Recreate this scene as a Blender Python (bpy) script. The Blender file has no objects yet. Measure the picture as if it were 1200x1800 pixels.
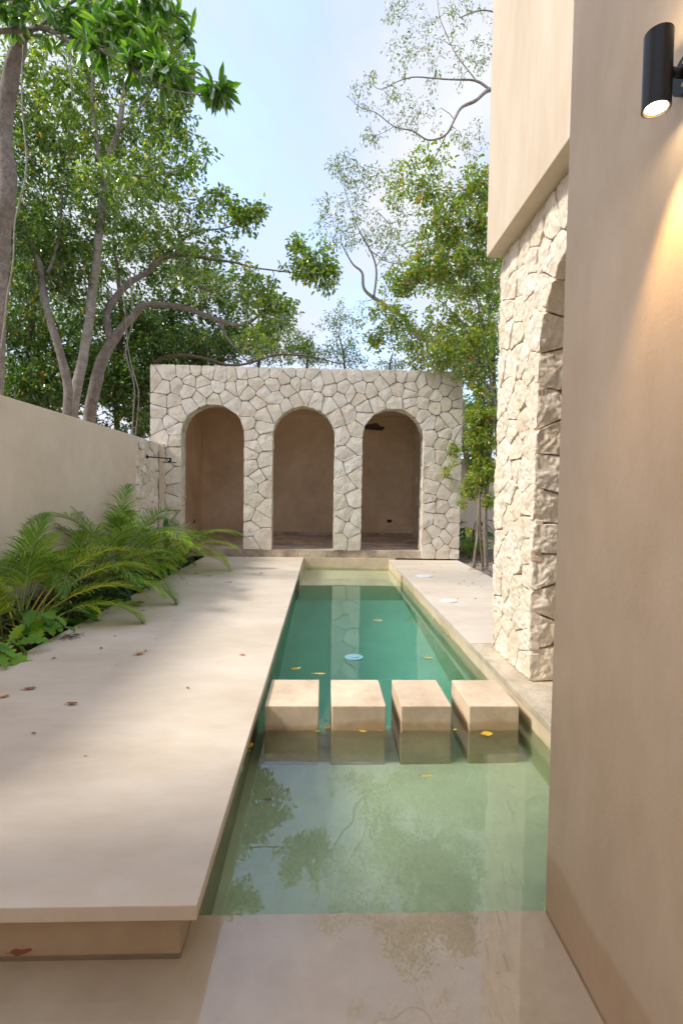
import bpy, math, random
import numpy as np
from mathutils import Vector, Matrix, noise

# ------------------------------------------------------------------ basics
sc = bpy.context.scene
COL = sc.collection
R = math.radians
rng = np.random.default_rng(7)
random.seed(7)

F, CX, CY = 891.4, 600.0, 900.0
CAM = Vector((0, 0, 1.5))
CM = (Matrix.Rotation(-.0361, 3, 'Z') @ Matrix.Rotation(R(90) - .037, 3, 'X')
      @ Matrix.Rotation(0.0159, 3, 'Z'))


def at(px, py, Y):
    """world point seen at photo pixel (px, py) whose distance along the garden axis is Y metres"""
    d = CM @ Vector(((px - CX) / F, -(py - CY) / F, -1.0))
    return CAM + d * (Y / d.y)


def on(px, py, z):
    d = CM @ Vector(((px - CX) / F, -(py - CY) / F, -1.0))
    return CAM + d * ((z - CAM.z) / d.z)


def ax(px, py, X):
    d = CM @ Vector(((px - CX) / F, -(py - CY) / F, -1.0))
    return CAM + d * (X / d.x)


def tag(o, label=None, cat=None, group=None, kind=None):
    if label: o['label'] = label
    if cat: o['category'] = cat
    if group: o['group'] = group
    if kind: o['kind'] = kind
    return o


def empty(name, loc, label=None, cat=None, group=None, rz=0):
    o = bpy.data.objects.new(name, None)
    COL.objects.link(o)
    o.location = loc
    o.rotation_euler = (0, 0, rz)
    o.empty_display_size = 0.1
    return tag(o, label, cat, group)


class MB:
    def __init__(self):
        self.v = []
        self.f = []
        self.tint = None
        self.attr = []

    def add(self, vs, fs, a=None):
        b = len(self.v)
        self.v.extend([tuple(p) for p in vs])
        self.f.extend([tuple(b + i for i in f) for f in fs])
        if a is not None:
            self.attr.extend([a] * len(vs))
        return b

    def box(self, x0, x1, y0, y1, z0, z1, bev=0.0):
        if bev <= 0:
            self.add([(x0, y0, z0), (x1, y0, z0), (x1, y1, z0), (x0, y1, z0), (x0, y0, z1), (x1, y0, z1), (x1, y1, z1), (x0, y1, z1)],
                     [(0, 3, 2, 1), (4, 5, 6, 7), (0, 1, 5, 4), (1, 2, 6, 5), (2, 3, 7, 6), (3, 0, 4, 7)])
            return
        import bmesh
        bm = bmesh.new()
        bmesh.ops.create_cube(bm, size=1)
        for v in bm.verts:
            v.co = Vector(((x0 + x1) / 2 + v.co.x * (x1 - x0), (y0 + y1) / 2 + v.co.y * (y1 - y0), (z0 + z1) / 2 + v.co.z * (z1 - z0)))
        bmesh.ops.bevel(bm, geom=bm.edges[:], offset=bev, segments=2, profile=0.6, affect='EDGES')
        bm.verts.index_update()
        self.add([v.co[:] for v in bm.verts], [[v.index for v in f.verts] for f in bm.faces])
        bm.free()

    def tube(self, pts, rad, n=6, cap=True, wob=0.0):
        pts = [Vector(p) for p in pts]
        m = len(pts)
        if m < 2: return
        t = (pts[1] - pts[0]).normalized()
        up = Vector((0, 0, 1)) if abs(t.z) < .9 else Vector((1, 0, 0))
        u = t.cross(up).normalized()
        vs = []
        for i in range(m):
            t = (pts[min(i + 1, m - 1)] - pts[max(i - 1, 0)]).normalized()
            u = (u - t * u.dot(t))
            if u.length < 1e-6: u = t.orthogonal()
            u.normalize()
            w = t.cross(u)
            r = rad[i] if hasattr(rad, '__len__') else rad
            for k in range(n):
                a = 2 * math.pi * k / n
                rr = r
                if wob:
                    rr = r * (1 + wob * noise.noise(pts[i] * 3 + Vector((math.cos(a), math.sin(a), 0)) * 1.3))
                vs.append(pts[i] + (u * math.cos(a) + w * math.sin(a)) * rr)
        fs = []
        for i in range(m - 1):
            for k in range(n):
                k2 = (k + 1) % n
                fs.append((i * n + k, i * n + k2, (i + 1) * n + k2, (i + 1) * n + k))
        if cap:
            fs.append(tuple(range(n - 1, -1, -1)))
            fs.append(tuple((m - 1) * n + k for k in range(n)))
        self.add(vs, fs)

    def disc(self, c, r, h, n=24, axis='Z'):
        c = Vector(c)
        ax = {'Z': Vector((0, 0, 1)), 'X': Vector((1, 0, 0)), 'Y': Vector((0, 1, 0))}[axis]
        self.tube([c, c + ax * h], r, n)

    def build(self, name, m, parent=None, smooth=False):
        me = bpy.data.meshes.new(name)
        me.from_pydata(self.v, [], self.f)
        me.update()
        if self.attr and len(self.attr) == len(self.v):
            a = me.attributes.new('tint', 'FLOAT', 'POINT')
            a.data.foreach_set('value', np.array(self.attr, dtype=np.float32))
        if smooth:
            me.polygons.foreach_set('use_smooth', [True] * len(me.polygons))
        me.materials.append(m)
        o = bpy.data.objects.new(name, me)
        COL.objects.link(o)
        if parent is not None:
            o.parent = parent
            o.matrix_parent_inverse = parent.matrix_basis.inverted()
        return o


def fast_mesh(name, V, FV, nper, m, parent=None, smooth=False):
    """V (n,3) array, FV (k,nper) face index array"""
    me = bpy.data.meshes.new(name)
    k = len(FV)
    me.vertices.add(len(V))
    me.vertices.foreach_set('co', np.ascontiguousarray(V, dtype=np.float32).ravel())
    me.loops.add(k * nper)
    me.loops.foreach_set('vertex_index', np.ascontiguousarray(FV, dtype=np.int32).ravel())
    me.polygons.add(k)
    me.polygons.foreach_set('loop_start', np.arange(k, dtype=np.int32) * nper)
    me.polygons.foreach_set('loop_total', np.full(k, nper, dtype=np.int32))
    if smooth:
        me.polygons.foreach_set('use_smooth', [True] * k)
    me.update(calc_edges=True)
    me.materials.append(m)
    o = bpy.data.objects.new(name, me)
    COL.objects.link(o)
    if parent is not None:
        o.parent = parent
        o.matrix_parent_inverse = parent.matrix_basis.inverted()
    return o


# ------------------------------------------------------------------ materials
def mat(name):
    m = bpy.data.materials.new(name)
    m.use_nodes = True
    nt = m.node_tree
    nt.nodes.clear()
    out = nt.nodes.new('ShaderNodeOutputMaterial')
    return m, nt, out


def N(nt, t, **kw):
    n = nt.nodes.new(t)
    for k, v in kw.items():
        if k in n.inputs.keys():
            n.inputs[k].default_value = v
        else:
            setattr(n, k, v)
    return n


def ramp(nt, fac, stops, interp='LINEAR'):
    r = nt.nodes.new('ShaderNodeValToRGB')
    r.color_ramp.interpolation = interp
    els = r.color_ramp.elements
    while len(els) < len(stops): els.new(0.5)
    for e, (p, c) in zip(els, stops):
        e.position = p
        e.color = (c[0], c[1], c[2], 1) if hasattr(c, '__len__') else (c, c, c, 1)
    nt.links.new(fac, r.inputs[0])
    return r.outputs[0]


def mixc(nt, fac, a, b, mode='MIX'):
    m = nt.nodes.new('ShaderNodeMix')
    m.data_type = 'RGBA'
    m.blend_type = mode
    for s, v in ((0, fac), (6, a), (7, b)):
        if isinstance(v, (int, float)):
            m.inputs[s].default_value = v
        elif hasattr(v, '__len__'):
            m.inputs[s].default_value = (v[0], v[1], v[2], 1)
        else:
            nt.links.new(v, m.inputs[s])
    return m.outputs[2]


def plaster(name, c, var=0.06, rough=0.75, scale=1.0, bump=0.15, stain=None, speck=0.5, stretch=(1, 1, 1), wet=None):
    m, nt, out = mat(name)
    L = nt.links.new
    tc = N(nt, 'ShaderNodeTexCoord')
    mp = N(nt, 'ShaderNodeMapping')
    mp.inputs['Scale'].default_value = stretch
    L(tc.outputs['Object'], mp.inputs[0])
    P = mp.outputs[0]
    n1 = N(nt, 'ShaderNodeTexNoise', Scale=0.9 * scale, Detail=6.0, Roughness=0.55)
    L(P, n1.inputs['Vector'])
    n2 = N(nt, 'ShaderNodeTexNoise', Scale=5.0 * scale, Detail=8.0, Roughness=0.65)
    L(P, n2.inputs['Vector'])
    n3 = N(nt, 'ShaderNodeTexNoise', Scale=60.0, Detail=4.0, Roughness=0.7)
    L(tc.outputs['Object'], n3.inputs['Vector'])
    dark = [x * (1 - 2.2 * var) * f for x, f in zip(c, (1, .97, .93))]
    lite = [min(1, x * (1 + 1.3 * var)) for x in c]
    col = mixc(nt, ramp(nt, n1.outputs[0], [(.32, 0), (.68, 1)]), dark, lite)
    d2 = [x * (1 - var * 1.2) for x in (1, .98, .95)]
    col = mixc(nt, ramp(nt, n2.outputs[0], [(.35, 1), (.6, 0)]), col, mixc(nt, 1.0, col, d2, 'MULTIPLY'))
    # pits and specks of the render coat
    v = N(nt, 'ShaderNodeTexVoronoi', Scale=23.0)
    L(tc.outputs['Object'], v.inputs['Vector'])
    sp = ramp(nt, v.outputs['Distance'], [(.0, 1), (.055, 0)])
    gate = ramp(nt, n2.outputs[0], [(.52, 0), (.56, 1)])
    spk = mixc(nt, 1.0, sp, gate, 'MULTIPLY')
    fm = N(nt, 'ShaderNodeMath', operation='MULTIPLY')
    L(spk, fm.inputs[0]); fm.inputs[1].default_value = speck
    col = mixc(nt, fm.outputs[0], col, [x * .45 for x in c])
    if wet is not None:      # capillary damp band above the water line
        sx = N(nt, 'ShaderNodeSeparateXYZ')
        g = N(nt, 'ShaderNodeNewGeometry')
        L(g.outputs['Position'], sx.inputs[0])
        nw = N(nt, 'ShaderNodeTexNoise', Scale=1.6, Detail=5.0)
        L(g.outputs['Position'], nw.inputs['Vector'])
        a = N(nt, 'ShaderNodeMath', operation='MULTIPLY_ADD')
        L(nw.outputs[0], a.inputs[0]); a.inputs[1].default_value = -0.22; L(sx.outputs[2], a.inputs[2])
        zz = wet[0]
        rr = N(nt, 'ShaderNodeMapRange')
        L(a.outputs[0], rr.inputs[0])
        rr.inputs[1].default_value = zz - .11 + .02; rr.inputs[2].default_value = zz - .11 - .012
        rr.inputs[3].default_value = 0; rr.inputs[4].default_value = 1
        col = mixc(nt, rr.outputs[0], col, mixc(nt, 1.0, col, wet[1], 'MULTIPLY'))
    b = N(nt, 'ShaderNodeBump', Strength=bump, Distance=0.01)
    hs = N(nt, 'ShaderNodeMath', operation='MULTIPLY_ADD')
    L(n3.outputs[0], hs.inputs[0]); hs.inputs[1].default_value = .35; L(n2.outputs[0], hs.inputs[2])
    L(hs.outputs[0], b.inputs['Height'])
    p = N(nt, 'ShaderNodeBsdfPrincipled', Roughness=rough)
    p.inputs['Specular IOR Level'].default_value = 0.3
    L(col, p.inputs['Base Color']); L(b.outputs[0], p.inputs['Normal'])
    L(p.outputs[0], out.inputs[0])
    return m


def stone_mat(name, c, c2):
    m, nt, out = mat(name)
    L = nt.links.new
    tc = N(nt, 'ShaderNodeTexCoord')
    at_ = N(nt, 'ShaderNodeAttribute', attribute_name='tint')
    n1 = N(nt, 'ShaderNodeTexNoise', Scale=3.5, Detail=6.0, Roughness=0.6)
    n2 = N(nt, 'ShaderNodeTexNoise', Scale=28.0, Detail=8.0, Roughness=0.7)
    for n in (n1, n2): L(tc.outputs['Object'], n.inputs['Vector'])
    col = mixc(nt, at_.outputs['Fac'], c, c2)
    col = mixc(nt, ramp(nt, n1.outputs[0], [(.4, 0), (.72, .55)]), col, (.60, .46, .30))
    col = mixc(nt, ramp(nt, n2.outputs[0], [(.30, .55), (.5, 0)]), col, mixc(nt, 1.0, col, (.62, .55, .46), 'MULTIPLY'))
    v = N(nt, 'ShaderNodeTexVoronoi', Scale=75.0)
    L(tc.outputs['Object'], v.inputs['Vector'])
    pit = ramp(nt, v.outputs['Distance'], [(.05, 0), (.3, 1)])
    b = N(nt, 'ShaderNodeBump', Strength=.55, Distance=0.02)
    hs = N(nt, 'ShaderNodeMath', operation='MULTIPLY_ADD')
    L(pit, hs.inputs[0]); hs.inputs[1].default_value = .12; L(n2.outputs[0], hs.inputs[2])
    L(hs.outputs[0], b.inputs['Height'])
    p = N(nt, 'ShaderNodeBsdfPrincipled', Roughness=.9)
    p.inputs['Specular IOR Level'].default_value = 0.15
    L(col, p.inputs['Base Color']); L(b.outputs[0], p.inputs['Normal'])
    L(p.outputs[0], out.inputs[0])
    return m


def simple(name, c, rough=.6, metal=0.0, nscale=20.0, var=.15, bump=.1, emit=None):
    m, nt, out = mat(name)
    L = nt.links.new
    tc = N(nt, 'ShaderNodeTexCoord')
    n1 = N(nt, 'ShaderNodeTexNoise', Scale=nscale, Detail=6.0)
    L(tc.outputs['Object'], n1.inputs['Vector'])
    col = mixc(nt, n1.outputs[0], [x * (1 - var) for x in c], [min(1, x * (1 + var)) for x in c])
    b = N(nt, 'ShaderNodeBump', Strength=bump, Distance=0.01)
    L(n1.outputs[0], b.inputs['Height'])
    p = N(nt, 'ShaderNodeBsdfPrincipled', Roughness=rough, Metallic=metal)
    L(col, p.inputs['Base Color']); L(b.outputs[0], p.inputs['Normal'])
    if emit:
        p.inputs['Emission Color'].default_value = (*emit[0], 1)
        p.inputs['Emission Strength'].default_value = emit[1]
    L(p.outputs[0], out.inputs[0])
    return m


def bark(name, c, c2, scale=1.0):
    m, nt, out = mat(name)
    L = nt.links.new
    tc = N(nt, 'ShaderNodeTexCoord')
    n1 = N(nt, 'ShaderNodeTexNoise', Scale=6.0 * scale, Detail=7.0, Roughness=.7)
    n2 = N(nt, 'ShaderNodeTexNoise', Scale=28.0 * scale, Detail=6.0, Roughness=.7)
    for n in (n1, n2): L(tc.outputs['Object'], n.inputs['Vector'])
    col = mixc(nt, ramp(nt, n1.outputs[0], [(.38, 0), (.62, 1)]), c, c2)
    col = mixc(nt, ramp(nt, n2.outputs[0], [(.35, .7), (.55, 0)]), col, [x * .35 for x in c])
    b = N(nt, 'ShaderNodeBump', Strength=.7, Distance=.03)
    L(n2.outputs[0], b.inputs['Height'])
    p = N(nt, 'ShaderNodeBsdfPrincipled', Roughness=.9)
    L(col, p.inputs['Base Color']); L(b.outputs[0], p.inputs['Normal'])
    L(p.outputs[0], out.inputs[0])
    return m


def leafmat(name, stops, transl=.45, gloss=.12, rough=.35, tgain=1.6):
    """colour varies leaf by leaf; leaves let light through"""
    m, nt, out = mat(name)
    L = nt.links.new
    g = N(nt, 'ShaderNodeNewGeometry')
    col = ramp(nt, g.outputs['Random Per Island'], stops)
    d = N(nt, 'ShaderNodeBsdfDiffuse')
    t = N(nt, 'ShaderNodeBsdfTranslucent')
    L(col, d.inputs[0])
    L(mixc(nt, 1.0, col, (tgain, tgain * 1.08, tgain * .55), 'MULTIPLY'), t.inputs[0])
    mx = N(nt, 'ShaderNodeMixShader', Fac=transl)
    L(d.outputs[0], mx.inputs[1]); L(t.outputs[0], mx.inputs[2])
    gl = N(nt, 'ShaderNodeBsdfGlossy', Roughness=rough)
    gl.inputs[0].default_value = (.8, .85, .8, 1)
    fr = N(nt, 'ShaderNodeFresnel', IOR=1.4)
    fm = N(nt, 'ShaderNodeMath', operation='MULTIPLY')
    L(fr.outputs[0], fm.inputs[0]); fm.inputs[1].default_value = gloss * 5
    mx2 = N(nt, 'ShaderNodeMixShader')
    L(fm.outputs[0], mx2.inputs[0])
    L(mx.outputs[0], mx2.inputs[1]); L(gl.outputs[0], mx2.inputs[2])
    L(mx2.outputs[0], out.inputs[0])
    return m


M = {}
M['deck'] = plaster('pale polished concrete', (.67, .60, .51), var=.05, rough=.6, scale=.8, bump=.16, speck=.6, stretch=(1, 2.2, 1))
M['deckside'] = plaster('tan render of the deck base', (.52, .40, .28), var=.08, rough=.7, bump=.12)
M['wall'] = plaster('cream plaster', (.75, .66, .55), var=.045, rough=.7, scale=.7, bump=.07, speck=.15)
M['nearwall'] = plaster('beige polished plaster', (.73, .58, .42), var=.07, rough=.5, scale=.8, bump=.22, speck=.7, stretch=(1, 1.3, .7),
                        wet=(-.03, (.89, .81, .73)))
M['upper'] = plaster('light cream plaster', (.70, .60, .48), var=.05, rough=.7, scale=1.2, bump=.06, speck=.1, stretch=(1, 1.3, .35))
M['interior'] = plaster('brown beige plaster', (.88, .73, .57), var=.07, rough=.8, bump=.1, speck=.3)
M['block'] = plaster('tan polished concrete', (.77, .63, .48), var=.10, rough=.6, scale=2.2, bump=.12, speck=.4, wet=(-.185, (.80, .70, .58)))
M['poolwall'] = plaster('yellowish pool render', (.76, .64, .48), var=.08, rough=.6, scale=1.6, bump=.08, wet=(-.235, (.80, .90, .66)))
M['ledge'] = plaster('beige submerged render', (.86, .71, .52), var=.06, rough=.6, scale=1.4, bump=.06, speck=.45)
M['poolfloor'] = plaster('greenish pool render', (.90, .81, .55), var=.06, rough=.7, scale=1.5, bump=.05, speck=.3)
M['trav'] = plaster('travertine', (.62, .55, .44), var=.12, rough=.5, scale=5, bump=.15, speck=.6)
M['tile'] = plaster('grey beige floor tile', (.72, .62, .53), var=.16, rough=.5, scale=2.2, bump=.1)
M['stone'] = stone_mat('pale limestone', (.87, .83, .76), (.76, .70, .60))
M['stone_warm'] = stone_mat('cream limestone', (.88, .81, .71), (.82, .73, .60))
M['mortar'] = simple('dark mortar joint', (.36, .30, .23), .95, nscale=30, var=.3, bump=.6)
M['black'] = simple('black powder coated metal', (.012, .012, .014), .35, metal=.2, nscale=120, var=.2, bump=.05)
M['whiteplastic'] = simple('white plastic', (.72, .76, .78), .4, nscale=8, var=.06, bump=.02)
M['blueplastic'] = simple('pale blue plastic', (.20, .40, .48), .4, nscale=8, var=.08, bump=.02)
M['fanwood'] = simple('dark brown fan blade', (.05, .03, .02), .5)
M['bark'] = bark('grey bark', (.36, .31, .27), (.22, .175, .14))
M['bark_pale'] = bark('pale grey bark', (.50, .45, .40), (.31, .26, .215))
M['bark_brown'] = bark('brown bark', (.22, .16, .11), (.14, .10, .07))
M['twig'] = simple('thin twig bark', (.15, .11, .08), .9, nscale=12, var=.3)
M['soil'] = simple('dark humid soil', (.055, .042, .03), .95, nscale=14, var=.5, bump=1.0)
M['gravel'] = simple('grey brown gravel', (.26, .22, .18), .95, nscale=22, var=.5, bump=1.0)
G = lambda *s: s
M['leaf_dark'] = leafmat('dark green leaf', [(0, (0.053, 0.116, 0.018)), (0.55, (0.107, 0.211, 0.026)), (0.88, (0.212, 0.337, 0.037)), (0.965, (0.379, 0.463, 0.045)), (1, (0.9, 0.421, 0.045))], .45)
M['leaf_mid'] = leafmat('mid green leaf', [(0, (0.099, 0.193, 0.022)), (0.5, (0.184, 0.314, 0.033)), (0.9, (0.37, 0.486, 0.045)), (0.985, (0.666, 0.629, 0.059)), (1, (0.9, 0.508, 0.045))], .5)
M['leaf_big'] = leafmat('broad glossy leaf', [(0, (0.06, 0.158, 0.017)), (0.6, (0.112, 0.264, 0.029)), (1, (0.225, 0.396, 0.042))], .5, .12)
M['leaf_vine'] = leafmat('yellow green vine leaf', [(0, (0.127, 0.229, 0.024)), (0.5, (0.254, 0.385, 0.039)), (0.86, (0.421, 0.49, 0.048)), (0.93, (0.633, 0.474, 0.068)), (1, (0.759, 0.245, 0.068))], .5)
M['leaf_olive'] = leafmat('small olive leaf', [(0, (0.123, 0.2, 0.044)), (0.6, (0.227, 0.316, 0.062)), (0.93, (0.383, 0.415, 0.075)), (1, (0.732, 0.399, 0.075))], .45)
M['leaf_far'] = leafmat('far olive green leaf', [(0, (0.078, 0.13, 0.039)), (0.6, (0.13, 0.208, 0.058)), (1, (0.286, 0.325, 0.091))], .45)
M['palm'] = leafmat('palm leaflet', [(0, (0.133, 0.25, 0.024)), (0.6, (0.264, 0.417, 0.034)), (1, (0.527, 0.626, 0.047))], .4, .12)
M['palm_yellow'] = leafmat('yellowish palm leaflet', [(0, (0.222, 0.364, 0.03)), (0.6, (0.381, 0.516, 0.036)), (1, (0.634, 0.638, 0.06))], .45, .12)
M['palm_dark'] = leafmat('dark palm leaflet', [(0, (0.088, 0.198, 0.03)), (0.7, (0.175, 0.325, 0.045)), (1, (0.323, 0.464, 0.053))], .4, .12)
M['petiole'] = simple('yellow palm stalk', (.50, .36, .05), .5, nscale=6, var=.25)
M['petiole_green'] = simple('green palm stalk', (.20, .26, .05), .5, nscale=6, var=.25)
M['under'] = leafmat('glossy understorey leaf', [(0, (0.083, 0.213, 0.022)), (0.6, (0.164, 0.347, 0.031)), (0.9, (0.329, 0.54, 0.042)), (1, (0.752, 0.734, 0.07))], .4, .14)
M['dark_under'] = leafmat('dark understorey leaf', [(0, (0.019, 0.072, 0.019)), (1, (0.064, 0.16, 0.035))], .3, .14)
for nm, c in (('dry_brown', (.30, .13, .06)), ('dry_orange', (.50, .20, .05)), ('dry_yellow', (.66, .42, .04)), ('dry_green', (.16, .30, .03)), ('dry_purple', (.16, .07, .08)), ('dry_grey', (.17, .13, .10))):
    M[nm] = simple(nm.replace('_', ' ') + ' leaf', c, .6, nscale=30, var=.35, bump=.3)


# ------------------------------------------------------------------ voronoi stonework
def clip(poly, nx, ny, d):
    """keep the side nx*x+ny*y <= d"""
    out = []
    k = len(poly)
    for i in range(k):
        a, b = poly[i], poly[(i + 1) % k]
        da = nx * a[0] + ny * a[1] - d
        db = nx * b[0] + ny * b[1] - d
        if da <= 0: out.append(a)
        if (da < 0 < db) or (db < 0 < da):
            t = da / (da - db)
            out.append((a[0] + (b[0] - a[0]) * t, a[1] + (b[1] - a[1]) * t))
    return out


def scatter(n_try, bx, dist, ok, r, relax=0):
    pts = []
    x0, x1, y0, y1 = bx
    for _ in range(n_try):
        p = (r.uniform(x0, x1), r.uniform(y0, y1))
        if not ok(p): continue
        dd = dist * r.uniform(.62, 1.5)
        if all((p[0] - q[0]) ** 2 + ((p[1] - q[1]) * 1.2) ** 2 > dd * dd for q in pts):
            pts.append(p)
    return pts


def stonework(mb, real, ghost, mp, r, gap=.018, depth=.05, relief=.012, step=.04, rings=(.93, .78, .55, .28), rough=.012, bulge=.012, slope=1.0):
    allp = np.array(real + ghost)
    nreal = len(real)
    for i in range(nreal):
        s = allp[i]
        d2 = ((allp - s) ** 2).sum(1)
        idx = np.argsort(d2)[1:30]
        poly = [(s[0] - 1, s[1] - 1), (s[0] + 1, s[1] - 1), (s[0] + 1, s[1] + 1), (s[0] - 1, s[1] + 1)]
        for j in idx:
            q = allp[j]
            dv = q - s
            L = math.hypot(*dv)
            if L < 1e-6: continue
            nx, ny = dv / L
            mid = (s + q) / 2
            off = gap * .5 if j < nreal else gap * .15
            poly = clip(poly, nx, ny, nx * mid[0] + ny * mid[1] - off * r.uniform(.6, 1.4))
            if len(poly) < 3: break
        if len(poly) < 3: continue
        cx = sum(p[0] for p in poly) / len(poly)
        cy = sum(p[1] for p in poly) / len(poly)
        # round corners (one chaikin pass, tight), then subdivide
        q = []
        k = len(poly)
        for a in range(k):
            p0, p1 = poly[a], poly[(a + 1) % k]
            L = math.hypot(p1[0] - p0[0], p1[1] - p0[1])
            if L < 1e-5: continue
            c = min(.28, .022 / L)
            q.append((p0[0] + (p1[0] - p0[0]) * c, p0[1] + (p1[1] - p0[1]) * c))
            q.append((p0[0] + (p1[0] - p0[0]) * (1 - c), p0[1] + (p1[1] - p0[1]) * (1 - c)))
        out = []
        k = len(q)
        if k < 3: continue
        for a in range(k):
            p0, p1 = q[a], q[(a + 1) % k]
            L = math.hypot(p1[0] - p0[0], p1[1] - p0[1])
            m = max(1, int(L / step))
            for t in range(m):
                out.append((p0[0] + (p1[0] - p0[0]) * t / m, p0[1] + (p1[1] - p0[1]) * t / m))
        n = len(out)
        if n < 3: continue
        base = r.uniform(-relief, relief)
        tx, ty = r.uniform(-.06, .06), r.uniform(-.06, .06)
        sd = r.uniform(0, 100)
        # facets: a few random tilted planes, height = min of them (chiselled look)
        fac = []
        for _ in range(5):
            a = r.uniform(0, 2 * math.pi)
            sl = r.uniform(.01, .16) * slope
            fac.append((math.cos(a) * sl, math.sin(a) * sl, bulge * r.uniform(.5, 1.8)))

        def hgt(x, y, e):
            dx, dy = x - cx, y - cy
            h = bulge + tx * dx + ty * dy
            h = min([h] + [f2 - f0 * dx - f1 * dy for f0, f1, f2 in fac])
            h += rough * noise.noise(Vector((x * 9, y * 9, sd))) + rough * .6 * noise.noise(Vector((x * 26, y * 26, sd)))
            return base + h * e - (1 - e) * .007
        vs = []
        for (x, y) in out:
            jx = .006 * noise.noise(Vector((x * 30, y * 30, sd + 3)))
            jy = .006 * noise.noise(Vector((x * 30, y * 30, sd + 9)))
            vs.append(mp(x + jx, y + jy, -depth))
        for ri, sca in enumerate((1.0,) + rings):
            e = (0.0, .9, 1, 1, 1, 1, 1, 1)[ri]
            for (x, y) in out:
                jx = .006 * noise.noise(Vector((x * 30, y * 30, sd + 3)))
                jy = .006 * noise.noise(Vector((x * 30, y * 30, sd + 9)))
                X = cx + (x - cx) * sca + jx
                Y = cy + (y - cy) * sca + jy
                vs.append(mp(X, Y, hgt(X, Y, e)))
        vs.append(mp(cx, cy, hgt(cx, cy, 1)))
        fs = []
        nr = len(rings) + 2
        for a in range(nr - 1):
            for b in range(n):
                b2 = (b + 1) % n
                fs.append((a * n + b, a * n + b2, (a + 1) * n + b2, (a + 1) * n + b))
        c = len(vs) - 1
        for b in range(n):
            fs.append(((nr - 1) * n + b, (nr - 1) * n + (b + 1) % n, c))
        mb.add(vs, fs, r.random())


def rect_ghosts(pts, x0, x1, y0, y1, dist=.5):
    g = []
    for (x, y) in pts:
        if x - x0 < dist: g.append((2 * x0 - x, y))
        if x1 - x < dist: g.append((2 * x1 - x, y))
        if y - y0 < dist: g.append((x, 2 * y0 - y))
        if y1 - y < dist: g.append((x, 2 * y1 - y))
    return g


def strip(mb, w, length, mp, r, dist=.22, **kw):
    """a strip of stonework w wide and length long: u in 0..w, v in 0..length"""
    pts = scatter(900, (.04, w - .04, .06, length - .06), dist, lambda p: True, r)
    stonework(mb, pts, rect_ghosts(pts, 0, w, 0, length), mp, r, **kw)


# ------------------------------------------------------------------ setting
WZ = -0.244            # water level
b = MB(); b.box(-60, 60, -40, 90, -3.2, -2.2)
tag(b.build('bedrock', M['soil']), kind='structure')
# garden ground around the pool: soil sheets left and right and behind
b = MB()
def sheet(mb, x0, x1, y0, y1, z, nx, ny, amp, fr, seed=0):
    vs = []; fs = []
    for j in range(ny + 1):
        for i in range(nx + 1):
            x = x0 + (x1 - x0) * i / nx; y = y0 + (y1 - y0) * j / ny
            vs.append((x, y, z + amp * noise.fractal(Vector((x * fr, y * fr, seed)), 1, 2, 4)))
    for j in range(ny):
        for i in range(nx):
            a = j * (nx + 1) + i
            fs.append((a, a + 1, a + nx + 2, a + nx + 1))
    mb.add(vs, fs)
sheet(b, -3.75, -2.6, 1.9, 11.75, -.12, 30, 150, .04, 4)
tag(b.build('soil', M['soil'], smooth=True), kind='structure')
b = MB(); sheet(b, 3.15, 12, 4.9, 14.8, -.10, 80, 90, .035, 5)
tag(b.build('gravel', M['gravel'], smooth=True), kind='structure')
b = MB(); sheet(b, -60, -3.8, -30, 90, -.3, 60, 100, .15, .3); sheet(b, -3.8, 60, 16.3, 90, -.3, 60, 60, .15, .3); sheet(b, 12, 60, -30, 16.3, -.3, 40, 40, .15, .3)
tag(b.build('ground', M['soil'], smooth=True), kind='structure')

# deck slab with the fine chips along its edge, the base recessed under it
def slab_edge(x0, x1, y0, y1, z0, z1, mbx, nseg=160, side='X1'):
    mbx.box(x0, x1, y0, y1, z0, z1, .006)
b = MB(); b.box(-2.70, -.436, 1.80, 11.745, -.058, 0, .005)
tag(b.build('pool_deck', M['deck']), kind='structure')
b = MB(); b.box(-2.64, -.514, 1.87, 11.73, -2.0, -.058)
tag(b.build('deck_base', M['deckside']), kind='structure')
b = MB(); b.box(-6.0, -2.705, 1.80, 2.05, -.058, -.001, .005); b.box(-6, -2.645, 1.87, 2.03, -2.0, -.058)
tag(b.build('deck_return', M['deck']), kind='structure')
b = MB(); b.box(1.54, 3.17, 5.147, 11.74, -.085, -.03, .005)
tag(b.build('patio', M['deck']), kind='structure')
b = MB(); b.box(1.585, 3.15, 2.08, 9.85, -2.0, -.086)
b.box(1.542, 3.15, 9.85, 11.70, -2.0, -.086)                  # narrow end
b.box(-.514, -.440, 9.85, 11.70, -2.0, -.060)
b.box(-.6, 1.7, 11.70, 11.9, -2.0, -.004)
tag(b.build('pool_wall', M['poolwall']), kind='structure')
b = MB()
for y0, y1 in ((2.07, 3.1), (3.104, 4.12), (4.124, 5.142)):
    b.box(1.54, 2.2, y0, y1, -.085, -.034, .004)
tag(b.build('pool_coping', M['trav']), kind='structure')
b = MB(); b.box(-6, .98, -4, 2.066, -2.0, -.280)
tag(b.build('pool_ledge', M['ledge']), kind='structure')
b = MB(); b.box(-.55, 1.60, 2.067, 4.20, -2.0, -.79)
b.box(-.55, 1.60, 9.85, 11.75, -2.0, -.52)
tag(b.build('pool_floor', M['poolfloor']), kind='structure')
b = MB(); b.box(-.55, 1.60, 4.201, 9.849, -2.1, -1.76)
M['deepfloor'] = plaster('pale deep pool render', (.84, .87, .76), var=.04, rough=.7, scale=1.2, bump=.05, speck=.2)
tag(b.build('deep_pool_floor', M['deepfloor']), kind='structure')

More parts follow.
